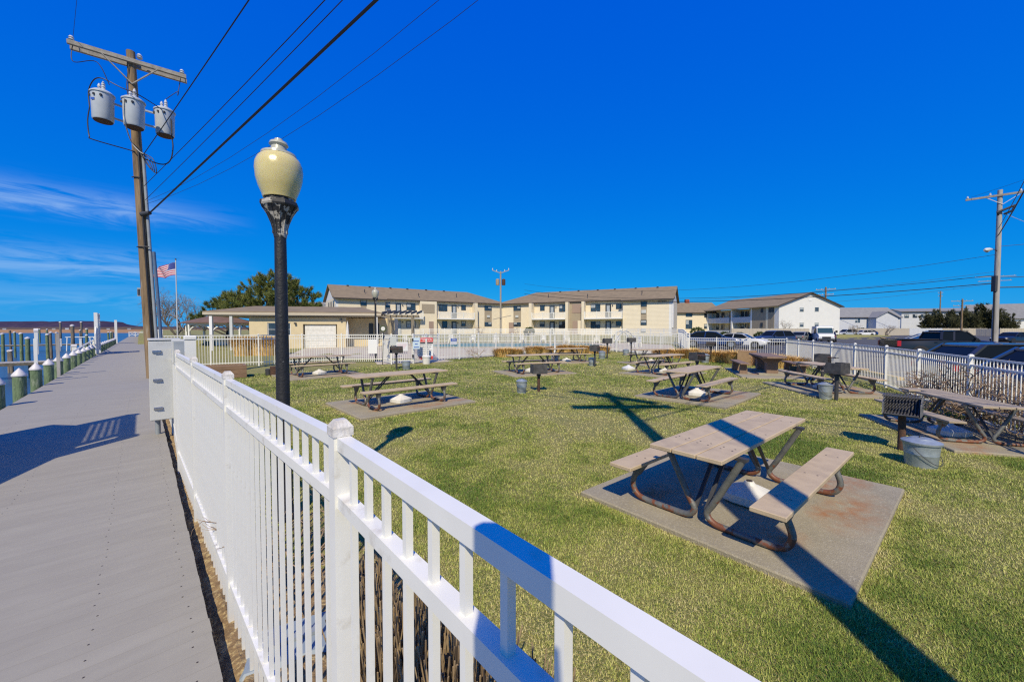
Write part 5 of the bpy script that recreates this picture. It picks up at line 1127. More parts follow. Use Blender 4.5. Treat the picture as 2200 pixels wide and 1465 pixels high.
# gazebo
gx, gy = -34.2, 45.5
t = thing('gazebo', 'white gazebo with arched brackets and red brown shingle roof at left', 'gazebo', (gx, gy, -.1))
n_ = 8; rad = 3.3
pts8 = [(rad * cos(2 * pi * (k + .5) / n_), rad * sin(2 * pi * (k + .5) / n_)) for k in range(n_)]
for k in range(n_):
    x, y = pts8[k]; x2, y2 = pts8[(k + 1) % n_]
    MB().box((x, y, 1.3), (.17, .17, 2.6)).build('post', vinyl, t); MB().bar((x, y, 2.62), (x2, y2, 2.62), .1, .22).build('beam', vinyl, t)
    d = Vector((x2 - x, y2 - y, 0)).normalized(); Lg = (Vector((x2, y2)) - Vector((x, y))).length
    MB().tube([(x + d.x * Lg * f, y + d.y * Lg * f, 1.75 + .75 * sin(pi * f) ** .55) for f in [i / 10 for i in range(11)]], .07, 6).build('bracket', vinyl, t)
    if k % 2: MB().bar((x, y, .95), (x2, y2, .95), .08, .08).build('rail', vinyl, t)
MB().lathe([(rad + .5, 2.7), (rad + .5, 2.78), (.5, 3.75), (.3, 3.78)], n=8).build('roof', shingle_r, t); MB().lathe([(.12, 3.77), (.05, 4.0), (.02, 4.2)], n=8).build('finial', steel, t)
MB().lathe([(.6, -.4), (.6, .75), (.9, .76), (.9, .82)], n=10).build('table', vinyl, t)
# pool, paving, chairs
sheet('pool_paving', pave, [(-16, 26.5), (-4.4, 24.6), (0.2, 29.2), (4.6, 32.0), (8.2, 31.5), (12.0, 27.9), (16.2, 39.2), (13.0, 45), (-11, 45), (-20, 40)], .014, 3, kind='structure')
sheet('pool_paving', pave, [(-7.3, 20.9), (-3.4, 22.9), (-4.4, 24.5), (-8.3, 23.2)], .010, 2, kind='structure')
b = MB(); b.add([(x, y, .372 if False else gz(x, y) + .035) for x, y in [(-8.2, 35.0), (-6, 33.8), (7.0, 34.6), (9.0, 36.5), (8.0, 41.5), (-5, 43), (-8.6, 39)]], [tuple(range(7))]); b.build('pool', poolw, None, kind='structure')
bd_ = MB()
pp = [(-8.2, 35.0), (-6, 33.8), (7.0, 34.6), (9.0, 36.5), (8.0, 41.5), (-5, 43), (-8.6, 39)]
for i in range(7): a, c = pp[i], pp[(i + 1) % 7]; bd_.bar((*a, gz(*a) + .05), (*c, gz(*c) + .05), .35, .08)
bd_.build('pool_coping', concrete, None, kind='structure')
CH = ['second from the left along the back row', 'third from the left along the back row', 'left of the middle of the back row', 'in the middle of the back row', 'right of the middle of the back row', 'third from the right along the back row', 'second from the right along the back row', 'rightmost of the back row', 'farther of the two on the right side', 'nearer of the two on the right side', 'leftmost but one by the pool house', 'leftmost by the pool house']
for i, (x, y, r_) in enumerate([(-7, 44.2, .2), (-4.5, 44.4, -.2), (-1.8, 44.3, .1), (1.2, 44.3, .4), (3.6, 44.2, -.2), (6.2, 44.0, 0), (9.6, 43.6, -.3), (11.2, 41.5, -.8), (12.0, 38.5, -1.1), (11.4, 35.2, -1.4), (-9.8, 43.5, .4), (-11.5, 42, .7)]): chair('white plastic patio chair behind the pool, ' + CH[i], x, y, r_)
t = thing('pool_rail', 'arched metal handrail at the shallow end of the pool', 'handrail', (10.6, 36.0, gz(10.6, 36)), .6); MB().tube(bez([(-1.4, 0, 0), (-1.3, 0, .7), (-.4, 0, 1.35), (.4, 0, 1.35), (1.3, 0, .7), (1.4, 0, 0)]), .035, 8).build('hoop', conduit, t, True); MB().tube(bez([(-1.4, .6, 0), (-1.3, .6, .7), (-.4, .6, 1.35), (.4, .6, 1.35), (1.3, .6, .7), (1.4, .6, 0)]), .035, 8).build('hoop', conduit, t, True)
# stockade fences by the lot
def board_fence(label, a, c, h, m=fencewood, bw=.16, zb=None):
    a, c = Vector(a), Vector(c); D = (c - a).length; t = thing('stockade_fence', label, 'fence', (a.x, a.y, gz(a.x, a.y)), atan2((c - a).y, (c - a).x)); n_ = int(D / bw); me = MB().bx(-bw / 2 + .006, bw / 2 - .006, -.012, .012, .03, h).mesh('board', m); rest = MB()
    dz = gz(c.x, c.y) - gz(a.x, a.y)
    for i in range(n_):
        z = dz * i / n_
        if i < 180: put('board', me, t, (bw * (i + .5), rnd.uniform(-.01, .01), z + rnd.uniform(-.02, .02)))
        else: rest.bx(bw * i + .006, bw * (i + 1) - .006, -.012, .012, .03 + z, h + z)
    if rest.v: rest.build('board', m, t, kind='stuff')
    for i in range(int(D / 2.4) + 1): MB().bx(i * 2.4 - .06, i * 2.4 + .06, .014, .12, 0, h + .08).build('post', m, t)
    for z in (.4, h - .3): MB().bar((0, .04, z), (D, .04, z + dz), .05, .09).build('rail', m, t)
    return t
board_fence('pale stockade fence screening the patios left of the white gable', (35.6, 62.5), (49.8, 64.5), 1.9, bw=.24)
board_fence('pale stockade fence in front of the grey townhouse', (82, 94), (108, 105), 1.9); board_fence('white panel fence continuing right of the townhouse', (108.5, 105.5), (116, 104), 1.9, siding_g, .3)
board_fence('long pale stockade fence below the juniper trees', (112.5, 107.5), (128, 104), 1.9); board_fence('stockade fence left of the right utility pole', (116.5, 97), (117.5, 92), 1.8); board_fence('pale stockade fence behind the black parked car at right', (112.5, 89), (150, 84), 1.9)
# ---------------------------------------------------------------- flag
t = thing('flagpole', 'slim white flagpole rising behind the near fence at left', 'flagpole', (-30.3, 35.0, 0))
MB().tube([(0, 0, 0), (0, 0, 8.15)], [.06, .035], 10).build('pole', cab, t, True); MB().lathe([(.01, 8.14), (.07, 8.2), (.07, 8.24), (.01, 8.3)], n=10).build('finial', steel, t, True)
fl = thing('flag', 'American flag flying from the flagpole', 'flag', (-30.36, 35.0, 7.95)); ang = R(205)
def fp(u, v):
    w_ = 2.0; x = -u * w_; return ((x * .93), .26 * sin(u * 8 + v * 2.5) * (.3 + u), -v * (1.2 - .25 * u) - u * .5 + .09 * sin(u * 8 + v))
def flag_patch(u0, u1, v0, v1, m, name, off=0, nu=14):
    vs, fs = [], []
    for i in range(nu + 1):
        for v in (v0, v1):
            p = Vector(fp(u0 + (u1 - u0) * i / nu, v))
            for o_ in (-.006 - off, .006 + off): vs.append((p.x, p.y + o_, p.z))
    for i in range(nu):
        a = i * 4; b_ = a + 4; fs += [(a, a + 2, b_ + 2, b_), (a + 1, b_ + 1, b_ + 3, a + 3), (a, b_, b_ + 1, a + 1), (a + 2, a + 3, b_ + 3, b_ + 2)]
    return MB().add(vs, fs).build(name, m, fl)
for k in range(13): flag_patch(0, 1, k / 13, (k + 1) / 13, flag_r if k % 2 == 0 else flag_w, 'stripe')
flag_patch(0, .4, 0, 7 / 13, flag_b, 'canton', .004, 8)
st = MB()
for r_ in range(9):
    for c in range(6 if r_ % 2 == 0 else 5):
        u = .4 * (c + (.5 if r_ % 2 == 0 else 1)) / 6; p = Vector(fp(u, 7 / 13 * (r_ + .5) / 9))
        for o_ in (-.016, .016):
            q = []
            for k in range(10): a = pi / 2 + k * pi / 5; rr_ = .032 if k % 2 == 0 else .013; q.append((p.x + rr_ * cos(a), p.y + o_, p.z + rr_ * sin(a)))
            st.add(q, [tuple(range(10))])
st.build('star', flag_w, fl, kind='stuff')

# ---------------------------------------------------------------- cars
def loft(b, secs):
    n_ = len(secs[0]); o = [p for s in secs for p in s]
    b.add(o, [(i * n_ + j, i * n_ + (j + 1) % n_, (i + 1) * n_ + (j + 1) % n_, (i + 1) * n_ + j) for i in range(len(secs) - 1) for j in range(n_)] + [tuple(range(n_)), tuple(range((len(secs) - 1) * n_, len(secs) * n_))[::-1]])
def car(label, cat, x, y, rz, pm, L=4.6, Wd=1.82, H=1.46, belt=.92, hood=.92, trunk=.98, cowl=.27, rf=.44, rr=.74, rg=.93, wr=.33, kind='car', z=None, gl=carglass):
    """profile as fractions of the length from the nose: windscreen base, roof front, roof rear, rear glass base"""
    t = thing('parked_' + kind, label, cat, (x, y, gz(x, y) + .03 if z is None else z), rz, 'vehicles parked in the lot'); hw = Wd / 2; X = lambda f: L / 2 - f * L
    secs = []
    st = [(0, .42, hood * .72, .80), (.02, .30, hood * .80, .90), (.08, .22, hood * .92, .97), (.18, .20, hood * .98, 1), (cowl, .20, hood * 1.03, 1), (.5, .20, belt, 1), (rr, .20, belt * 1.03, 1), (rg, .22, trunk, .98), (.98, .28, trunk * .97, .92), (1, .42, trunk * .86, .84)]
    for f, zb, zt, k in st:
        w = hw * k; m_ = (zb + zt) / 2
        secs.append([(X(f), -w * .86, zb), (X(f), -w, zb + .13), (X(f), -w * 1.0, m_ + .06), (X(f), -w * .96, zt - .07), (X(f), -w * .86, zt), (X(f), w * .86, zt), (X(f), w * .96, zt - .07), (X(f), w, m_ + .06), (X(f), w, zb + .13), (X(f), w * .86, zb)])
    b = MB(); loft(b, secs); b.build('body', pm, t, True)
    wb, wt = hw * .90, hw * .72; zb = belt - .02; zt = H - .05
    gsec = lambda f, w, z_: [(X(f), -w, z_), (X(f), w, z_)]
    P = [(X(cowl), -wb, hood), (X(cowl), wb, hood), (X(rg), -wb, trunk - .02), (X(rg), wb, trunk - .02), (X(rf), -wt, zt), (X(rf), wt, zt), (X(rr), -wt, zt), (X(rr), wt, zt)]
    MB().add(P, [(0, 2, 3, 1), (4, 5, 7, 6), (0, 1, 5, 4), (2, 6, 7, 3), (0, 4, 6, 2), (1, 3, 7, 5)]).build('window', gl, t)
    r_ = MB(); rs = []
    for f, k, dz in ((rf - .02, .96, -.03), (rf + .03, 1, .03), ((rf + rr) / 2, 1.02, .055), (rr - .02, 1, .035), (rr + .02, .95, -.02)):
        w = wt * 1.04 * k; rs.append([(X(f), -w, zt + dz - .05), (X(f), -w, zt + dz - .01), (X(f), -w * .85, zt + dz), (X(f), w * .85, zt + dz), (X(f), w, zt + dz - .01), (X(f), w, zt + dz - .05)])
    loft(r_, rs); r_.build('roof', pm, t, True)
    for s in (-1, 1):
        B = lambda f, z_, w: (X(f), s * w * 1.015, z_)
        MB().bar(B(cowl, hood, wb), B(rf, zt, wt), .07, .05).build('pillar', pm, t); MB().bar(B(rg, trunk - .02, wb), B(rr, zt, wt), .12, .06).build('pillar', pm, t)
        fm = (rf + rr) / 2 + .0; MB().bar(B(fm + .02, belt - .03, wb), B(fm, zt, wt), .08, .035).build('pillar', pm, t)
        for f in (.46, .66): MB().box((X(f), s * (hw + .004), belt - .12), (.17, .02, .035)).build('door_handle', pm, t)
    for s in (-1, 1):
        MB().box((X(cowl + .06), s * (hw + .08), belt + .06), (.14, .17, .12)).build('mirror', pm, t)
        MB().box((X(.035), s * hw * .64, hood * .76), (.16, hw * .36, .13), s * -.5).build('headlight', head, t)
        MB().box((X(.985), s * hw * .74, trunk * .80), (.10, hw * .30, .17), s * .3).build('taillight', tail, t)
        for f in (.19, .80):
            M_ = Matrix.Rotation(pi / 2, 4, 'X'); c = (X(f), s * (hw - .10), wr)
            MB().lathe([(wr * 1.16, -.12), (wr * 1.16, .108)], c, 22, M_).build('wheel_arch', plasticb, t)
            w_ = MB().lathe([(wr * .6, -.105), (wr * .92, -.115), (wr, -.09), (wr, .09), (wr * .92, .115), (wr * .6, .105)], c, 24, M_).build('wheel', tyre, t, True)
            rm = MB(); rm.lathe([(wr * .66, -.118), (wr * .66, .118)], c, 20, M_); ro = rm.build('rim', rimm, w_)
    MB().box((X(.0) + .005, 0, .52), (.05, hw * 1.0, .18)).build('grille', plasticb, t); MB().box((X(1.0) - .005, 0, .45), (.05, hw * 1.5, .14)).build('bumper', plasticb, t)
    return t
SUVk = dict(H=1.68, belt=1.02, hood=1.02, trunk=1.08, rf=.42, rr=.84, rg=.965, wr=.36, L=4.6, Wd=1.86, kind='car')
car('deep blue sedan parked behind the lot fence left of the white sedan', 'car', 18.0, 34.8, R(-30), p_blue, L=4.9)
car('white sedan parked nose to the right behind the lot fence', 'car', 23.0, 38.8, R(-48), p_white, L=4.8)
car('navy blue crossover with red tail lamps behind the white sedan', 'car', 31.3, 46.2, R(190), p_navy, **SUVk)
car('dull grey green sedan half hidden left of the white mail truck', 'car', 41.0, 54.5, R(35), p_grey, L=4.6)
car('dark car parked right behind the white mail truck', 'car', 46.3, 56.5, R(50), p_dk, L=4.4)
car('silver crossover far across the lot before the grey townhouse', 'car', 77.5, 89.5, R(182), p_silver, **SUVk); car('white car far across the lot just right of the silver crossover', 'car', 84.5, 93, R(178), p_white, L=4.5); car('blue car far across the lot at the end of the far row', 'car', 89.5, 97.5, R(180), p_blue, L=4.5)
car('white car parked behind the black pickup with bright windscreen', 'car', 37.5, 33.6, R(-20), p_white, L=4.7, gl=carglass_l); car('silver car parked next behind the white one past the pickup', 'car', 41.0, 37.2, R(-20), p_silver, L=4.7); car('blue car parked in the row far behind the pickup', 'car', 48.5, 43.5, R(-20), p_blue, L=4.6); car('second white car in the row behind the pickup', 'car', 45.0, 40.6, R(-20), p_white, L=4.6)
car('black sedan parked alone at the right edge beyond the grey pole', 'car', 63.5, 49.0, R(190), p_black, L=4.9)
car('shiny dark crossover parked close behind the right fence', 'car', 15.2, 11.3, R(-14), p_dk, **{**SUVk, 'L': 4.7, 'H': 1.47, 'belt': .9, 'hood': .88, 'trunk': .95})
car('dark blue car at the right picture edge behind the bare shrubs', 'car', 13.9, 8.5, R(-14), p_navy, **{**SUVk, 'L': 4.7, 'H': 1.47, 'belt': .9, 'hood': .88, 'trunk': .95})
# pickup
pk = car('black pickup truck with bed cover parked behind the right fence', 'pickup truck', 27.6, 24.8, R(-14), p_black, L=5.7, Wd=1.98, H=1.80, belt=1.22, hood=1.18, trunk=1.24, cowl=.27, rf=.37, rr=.585, rg=.61, wr=.40, kind='pickup')
MB().bx(-2.78, -.7, -.86, .86, 1.235, 1.28, .01).build('bed_cover', plasticb, pk); MB().bx(-2.88, -2.83, -.8, .8, .7, 1.2).build('tailgate', p_black, pk); MB().bx(-2.90, -2.70, -.93, -.80, .82, 1.16).bx(-2.90, -2.70, .80, .93, .82, 1.16).build('taillight', tail, pk); MB().bx(-.4, 1.0, -.5, .5, 1.785, 1.83, .01).build('sunroof', carglass, pk)
# white mail truck
t = thing('parked_van', 'boxy white mail truck with wide windscreen facing the viewer', 'mail truck', (42.0, 52.2, gz(42, 52.2) + .03), R(-118), 'vehicles parked in the lot')
b = MB(); loft(b, [[(x, -w, zb), (x, -w, zt * .6), (x, -w * .93, zt), (x, w * .93, zt), (x, w, zt * .6), (x, w, zb)] for x, w, zb, zt in ((-2.1, .92, .42, 2.15), (-1.9, .95, .32, 2.22), (.75, .95, .32, 2.22), (1.0, .93, .32, 2.12), (1.32, .93, .32, 1.28), (1.95, .88, .36, 1.1), (2.05, .82, .45, .9))]); b.build('body', p_white, t, True)
MB().add([(1.055, -.8, 2.0), (1.055, .8, 2.0), (1.325, .84, 1.28), (1.325, -.84, 1.28), (1.035, -.8, 1.98), (1.035, .8, 1.98), (1.29, .84, 1.26), (1.29, -.84, 1.26)], [(0, 1, 2, 3), (7, 6, 5, 4), (0, 4, 5, 1), (1, 5, 6, 2), (2, 6, 7, 3), (3, 7, 4, 0)]).build('windscreen', carglass_l, t)
for s in (-1, 1):
    MB().bx(.15, .95, s * .962 - .01, s * .962 + .01, 1.25, 1.95).build('side_window', carglass, t); MB().box((1.5, s * 1.12, 1.5), (.1, .22, .3)).build('mirror', plasticb, t)
    MB().box((2.02, s * .6, .72), (.08, .22, .18)).build('headlight', head, t)
    for xx in (1.35, -1.25):
        c = (xx, s * .84, .33); M_ = Matrix.Rotation(pi / 2, 4, 'X'); w_ = MB().lathe([(.2, -.13), (.31, -.13), (.33, -.1), (.33, .1), (.31, .13), (.2, .13)], c, 20, M_).build('wheel', tyre, t, True); MB().lathe([(.2, -.134), (.2, .134)], c, 16, M_).build('rim', rimm, w_)
MB().bx(2.03, 2.1, -.85, .85, .42, .58).build('bumper', plasticb, t); MB().bx(2.05, 2.085, -.45, .45, .62, .84).build('grille', plasticb, t)

# ---------------------------------------------------------------- vegetation
def tri_mesh(name, P, m, tone=None):
    """P: (n,3,3) triangles, quick mesh"""
    n_ = len(P); me = bpy.data.meshes.new(name); me.vertices.add(n_ * 3); me.vertices.foreach_set('co', P.astype(np.float32).ravel()); me.loops.add(n_ * 3); me.loops.foreach_set('vertex_index', np.arange(n_ * 3, dtype=np.int32)); me.polygons.add(n_); me.polygons.foreach_set('loop_start', np.arange(0, n_ * 3, 3, dtype=np.int32)); me.polygons.foreach_set('loop_total', np.full(n_, 3, dtype=np.int32))
    if tone is not None: a = me.attributes.new('tone', 'FLOAT', 'POINT'); a.data.foreach_set('value', np.repeat(tone, 3).astype(np.float32))
    me.update(); me.validate(); me.materials.append(m); return me
def tufts(centers, dirs, n, length, width, spread, rs):
    """n needles fanning round each direction"""
    c = np.repeat(centers, n, 0); d = np.repeat(dirs, n, 0) + rs.normal(0, spread, (len(c), 3)); d /= np.linalg.norm(d, axis=1, keepdims=True) + 1e-9
    s = np.cross(d, rs.normal(0, 1, (len(c), 3))); s /= np.linalg.norm(s, axis=1, keepdims=True) + 1e-9
    l = length * rs.uniform(.6, 1.2, (len(c), 1)); p = c + rs.normal(0, length * .12, c.shape)
    return np.stack([p - s * width / 2, p + s * width / 2, p + d * l], 1)
def pine(label, x, y, H, lobes, m, seed, R_tr=.28, group='pines behind the pool house', tip=.5):
    rs = np.random.RandomState(seed); t = thing('pine_tree', label, 'tree', (x, y, 0), 0, group); tr = MB()
    tr.tube([(0, 0, 0), (.2, 0, H * .3), (-.1, .1, H * .62), (.1, 0, H * .92)], [R_tr, R_tr * .8, R_tr * .5, .06], 9); C, D = [], []
    for lx, ly, lz, r, n in lobes:
        r *= .82; n = int(n * .5)
        base = Vector((0, 0, max(.8, lz - r * .9 - abs(lx) * .25))); tr.tube([base, Vector((lx * .5, ly * .5, (base.z + lz) / 2 + .1)), (lx, ly, lz)], [.11, .07, .03], 6)
        u = rs.normal(0, 1, (n, 3)); u /= np.linalg.norm(u, axis=1, keepdims=True); rad = rs.uniform(.35, 1, (n, 1)) ** .6
        c = np.array([lx, ly, lz]) + u * rad * np.array([r, r * .9, r * .62]); C.append(c); d = u * .55 + np.array([0, 0, .75]); D.append(d / np.linalg.norm(d, axis=1, keepdims=True))
        for k in range(int(n * .16)):
            v = u[-k - 1]; o3 = np.array([lx, ly, lz]) + v * np.array([r, r * .9, r * .62]); dd = v * np.array([.8, .8, .25]) + np.array([0, 0, .8]); dd /= np.linalg.norm(dd)
            for f in (.1, .3, .5, .68): C.append((o3 + dd * f * r * .7)[None]); D.append(dd[None])
        for k in range(9):
            v = u[k] * rad[k] * np.array([r, r * .9, r * .62]) * .85; tr.tube([(lx, ly, lz), (lx + v[0] * .6, ly + v[1] * .6, lz + v[2] * .6 - .08), (lx + v[0], ly + v[1], lz + v[2])], [.03, .022, .012], 4, False)
    tr.build('trunk', bark, t, True); C, D = np.concatenate(C), np.concatenate(D)
    put('crown', tri_mesh('crown', tufts(C, D, 22, tip, .06, .5, rs), m), t); return t
pine('tall spreading pine behind the pool house partly hidden by the lamp post', -28.6, 45.5, 8.6, [(0, 0, 7.3, 1.3, 90), (-1.7, .3, 6.4, 1.4, 100), (1.6, -.2, 6.3, 1.3, 90), (-3.6, 0, 5.5, 1.3, 90), (-2.0, -.6, 5.0, 1.6, 110), (.2, -.8, 5.2, 1.6, 120), (2.1, 0, 4.8, 1.5, 100), (-4.6, .4, 4.3, 1.2, 70), (-.6, 0, 4.0, 1.5, 90), (-1.2, .5, 7.9, .7, 30), (.6, .1, 8.2, .6, 26)], needle, 5)
pine('pine with upswept branch tips right of the lamp post behind the pool house', -25.3, 44.5, 8.3, [(-.7, 0, 7.1, 1.0, 70), (.3, .2, 6.2, 1.2, 80), (1.6, -.2, 6.1, .8, 40), (-1.0, -.3, 5.3, 1.4, 90), (.9, 0, 4.9, 1.4, 90), (2.4, .1, 5.5, .7, 36), (2.0, 0, 4.2, 1.1, 60), (-.4, -.3, 4.0, 1.4, 80), (-.9, .1, 8.1, .45, 22), (2.9, 0, 4.3, .6, 26), (3.2, .1, 3.8, .6, 26), (.5, 0, 7.3, .4, 18)], needle, 9)
pine('darker low pine at left behind the gazebo roof', -36.5, 49.5, 6.6, [(0, 0, 5.6, 1.3, 90), (-1.6, 0, 5.1, 1.2, 70), (1.6, .2, 5.4, 1.2, 80), (-2.6, 0, 3.8, 1.1, 60), (-3.7, .1, 3.1, .9, 44), (.2, -.4, 4.4, 1.5, 90), (2.6, 0, 4.6, 1.1, 60), (-4.3, 0, 2.7, .7, 30), (3.6, 0, 5.2, 1.0, 50)], needle2, 13)
def juni(seed, H, r):
    rs = np.random.RandomState(seed); C, D = [], []
    for k in range(15):
        a = rs.uniform(0, 2 * pi); h0 = rs.uniform(.02, .62) * H; ln = rs.uniform(.3, .5) * H; out = rs.uniform(.35, .8)
        for q in range(22):
            f = q / 21; rr_ = r * out * (f ** .8) * (1.1 - .35 * h0 / H); p = np.array([rr_ * cos(a), rr_ * sin(a), h0 + ln * f * .95]) + rs.normal(0, .22 * (1.1 - .5 * f), 3) * r * .5
            C.append(p); d = np.array([cos(a) * .45, sin(a) * .45, .95]); D.append(d / np.linalg.norm(d))
    return tri_mesh('crown', tufts(np.array(C), np.array(D), 16, .75, .13, .45, rs), juniper)
jm = [juni(21 + k, 7.6, 3.4) for k in range(4)]; tm = MB().tube([(0, 0, 0), (.1, 0, 2.5), (0, .1, 5.5)], [.3, .2, .06], 8).mesh('trunk', bark, True)
JL = ['leftmost dark juniper of the row over the stockade fence', 'second juniper from the left end of the row', 'tall juniper under the grey block with many windows', 'juniper right before the distant dark pole', 'juniper just right of the distant dark pole', 'broad juniper left of the grey right pole', 'tallest juniper of the row left of the grey right pole', 'juniper directly behind the grey right pole', 'low juniper right of the grey right pole', 'last small juniper near the white porch gable', 'lower juniper filling the row behind the fence', 'lower juniper between the two tallest ones']
for k, (px, Y, sc) in enumerate([(1992, 117, .78), (2012, 116, .92), (2034, 117, .96), (2056, 116, 1.0), (2078, 115, .92), (2098, 116, 1.0), (2120, 115, 1.18), (2136, 114, .95), (2156, 111, .82), (2174, 107, .55), (2045, 111, .75), (2088, 110, .78)]):
    x = (px - 1100) / 830 * Y; t = thing('juniper_tree', JL[k], 'tree', (x, Y, gz(x, Y) - .2), rnd.uniform(0, 6), 'junipers in a row behind the stockade fence'); put('crown', jm[k % 4], t, scale=(sc, sc, sc)); put('trunk', tm, t, scale=(sc, sc, sc))
def branches(rs, p, d, L, r, depth, out, spread=.55, up=.12, tp=.62):
    q = p; pts = [p]; k = 3
    for i in range(k):
        d = (d + Vector(rs.normal(0, .16, 3)) + Vector((0, 0, up * .4))).normalized(); q = q + d * (L / k); pts.append(q)
    out.tube(pts, [r, r * .88, r * .76, r * .66], 6 if r > .03 else 4, False)
    if depth == 0: return
    for i in range(rs.randint(2, 4)):
        a = Vector(rs.normal(0, spread, 3)); nd = (d + a + Vector((0, 0, up))).normalized(); branches(rs, pts[rs.randint(2, 4)], nd, L * rs.uniform(.62, .85), r * tp, depth - 1, out, spread, up, tp)
def bare(name, label, cat, x, y, H, stems, depth, r, m, seed, lean=.35, spread=.55, group=None, z=None, up=.12, tp=.62):
    rs = np.random.RandomState(seed); b = MB()
    for i in range(stems): a = 2 * pi * i / stems + rs.uniform(0, .8); branches(rs, Vector((.08 * cos(a), .08 * sin(a), 0)), Vector((lean * cos(a), lean * sin(a), 1)).normalized(), H, r, depth, b, spread, up, tp)
    t = thing(name, label, cat, (x, y, gz(x, y) if z is None else z), 0, group); b.build('branches', m, t); return t
bare('bare_tree', 'leafless spreading tree beside the flagpole at left', 'tree', -53, 61, 2.5, 5, 7, .15, twig_g, 4, .75, .50)
SH = ['leafless tangled shrub against the right fence nearest the right edge', 'leafless shrub against the right fence behind the broken table', 'leafless shrub at the left end of the bare row on the right fence', 'low leafless shrub between the fence and the right table']
for k, (x, y, H, s_) in enumerate([(9.2, 6.95, .46, 11), (9.7, 7.9, .46, 12), (10.2, 9.0, .38, 14), (8.75, 6.2, .40, 17)]): bare('bare_shrub', SH[k], 'shrub', x, y, H, 9, 5, .017, twig, s_, .75, .85, 'leafless shrubs along the right fence', 0, .02, .77)
bare('bare_shrub', 'leafless shrub at the corner of the white gable building', 'shrub', 47.5, 68, 1.4, 5, 4, .05, twig_g, 31, .5, .6); bare('bare_shrub', 'small leafless shrub beside the right side of the white gable', 'shrub', 67.0, 75.5, .8, 5, 4, .035, twig_g, 33, .6, .6); bare('bare_tree', 'small leafless tree before the grey townhouse', 'tree', 97, 100, 1.3, 4, 4, .07, twig_g, 35, .6, .6)
bare('bare_shrub', 'dead twiggy shrub in the bed behind the near fence', 'shrub', -1.75, 3.05, .30, 9, 3, .009, twig, 41, .8, .7, None, 0, .02)
bare('bare_shrub', 'small leafless shrub by the pool fence left of the dry grass', 'shrub', -2.3, 24.9, .42, 6, 3, .014, twig, 43, .9, .7)
for k, (x, y) in enumerate([(-10.0, 58.6), (-4.2, 60.5)]): bare('bare_shrub', ['leafless rounded shrub below the left wing windows', 'leafless rounded shrub beside the middle doorway'][k], 'shrub', x + 5, y + 1.5, .7, 8, 3, .03, twig, 51 + k, .8, .8)
for k, (x, y, r_) in enumerate([(32.2, 58.5, .9), (34.0, 57.8, .85), (37.8, 58.8, .9), (2.6, 58.5, .8), (29.0, 60.5, 1.1)]):
    rs = np.random.RandomState(60 + k); u = rs.normal(0, 1, (420, 3)); u /= np.linalg.norm(u, axis=1, keepdims=True); c = u * rs.uniform(.7, 1, (420, 1)) * r_ * np.array([1, 1, .85])
    t = thing('clipped_shrub', ['clipped dark shrub left of the patio gate', 'clipped round shrub beside the patio gate', 'clipped round shrub at the stockade fence end', 'clipped low hedge plant before the left wing', 'loose green shrub at the corner of the right wing'][k], 'shrub', (x, y, gz(x, y) + r_ * .7)); put('foliage', tri_mesh('foliage', tufts(c, u, 8, .2, .08, .6, rs), shrubm), t); MB().tube([(0, 0, -r_ * .7 - .1), (0, 0, .2)], .06, 6).build('stem', bark, t)
# dry ornamental grass clumps
def clump(seed, h, r, n=420, m=strawm, arch=.55):
    rs = np.random.RandomState(seed); tris = []
    a = rs.uniform(0, 2 * pi, n); rad = r * .45 * np.sqrt(rs.uniform(0, 1, n)); lean_ = rs.uniform(.05, arch, n) + rad / r * .35; hh = h * rs.uniform(.6, 1.1, n)
    p0 = np.stack([rad * np.cos(a), rad * np.sin(a), np.zeros(n)], 1); o = np.stack([np.cos(a), np.sin(a), np.zeros(n)], 1); up = np.array([0, 0, 1.0])
    p1 = p0 + o * (lean_ * hh * .45)[:, None] + up * (hh * .7)[:, None]; p2 = p0 + o * (lean_ * hh * 1.25)[:, None] + up * (hh * (1 - .25 * lean_))[:, None]
    s = np.stack([-np.sin(a), np.cos(a), np.zeros(n)], 1) * .012 * rs.uniform(.7, 1.5, n)[:, None]
    T = np.concatenate([np.stack([p0 - s, p0 + s, p1 + s], 1), np.stack([p0 - s, p1 + s, p1 - s], 1), np.stack([p1 - s, p1 + s, p2], 1)]); return tri_mesh('blades', T, m)
cm_ = [clump(71, .72, 1.3, 900), clump(72, .68, 1.4, 900), clump(73, .78, 1.2, 900)]
GL = [(-.6, 27.0, 1.0, 'leftmost dry grass clump before the pool fence'), (.1, 27.6, .95, 'second dry grass clump before the pool fence'), (1.6, 29.2, .95, 'dry grass clump behind the left end of the middle table'), (2.3, 29.6, .9, 'dry grass clump half behind the white pole bucket'), (3.4, 30.2, .9, 'dry grass clump behind the far table'), (4.2, 30.5, .9, 'dry grass clump right of the far table'), (5.3, 30.3, .95, 'dry grass clump left of the tall grill'), (6.2, 30.2, .9, 'dry grass clump behind the tall grill'), (7.0, 29.9, .8, 'dry grass clump right of the tall grill'),
 (10.2, 26.2, .9, 'dry grass clump behind the farthest right table'), (11.0, 26.0, 1.0, 'tall dry grass clump at the corner of the pool fence'), (11.9, 25.4, .95, 'dry grass clump at the lot fence post'), (12.1, 22.9, 1.05, 'dry grass clump just right of the lot fence grill'), (12.5, 22.3, .9, 'dry grass clump left of the tan litter bin'), (12.6, 21.6, 1.05, 'orange tinted dry grass clump touching the tan litter bin'), (13.4, 19.6, 1.0, 'dry grass clump behind the pedestal table'), (14.1, 19.4, .9, 'dry grass clump at the right end of the pedestal table')]
for k, (x, y, sc, lab) in enumerate(GL):
    o = put('grass_clump', cm_[k % 3], None, (x, y, gz(x, y) - .02), (0, 0, rnd.uniform(0, 6)), (sc * 1.1, sc * 1.1, sc)); tag(o, lab, 'grass clump', 'dry ornamental grass clumps')
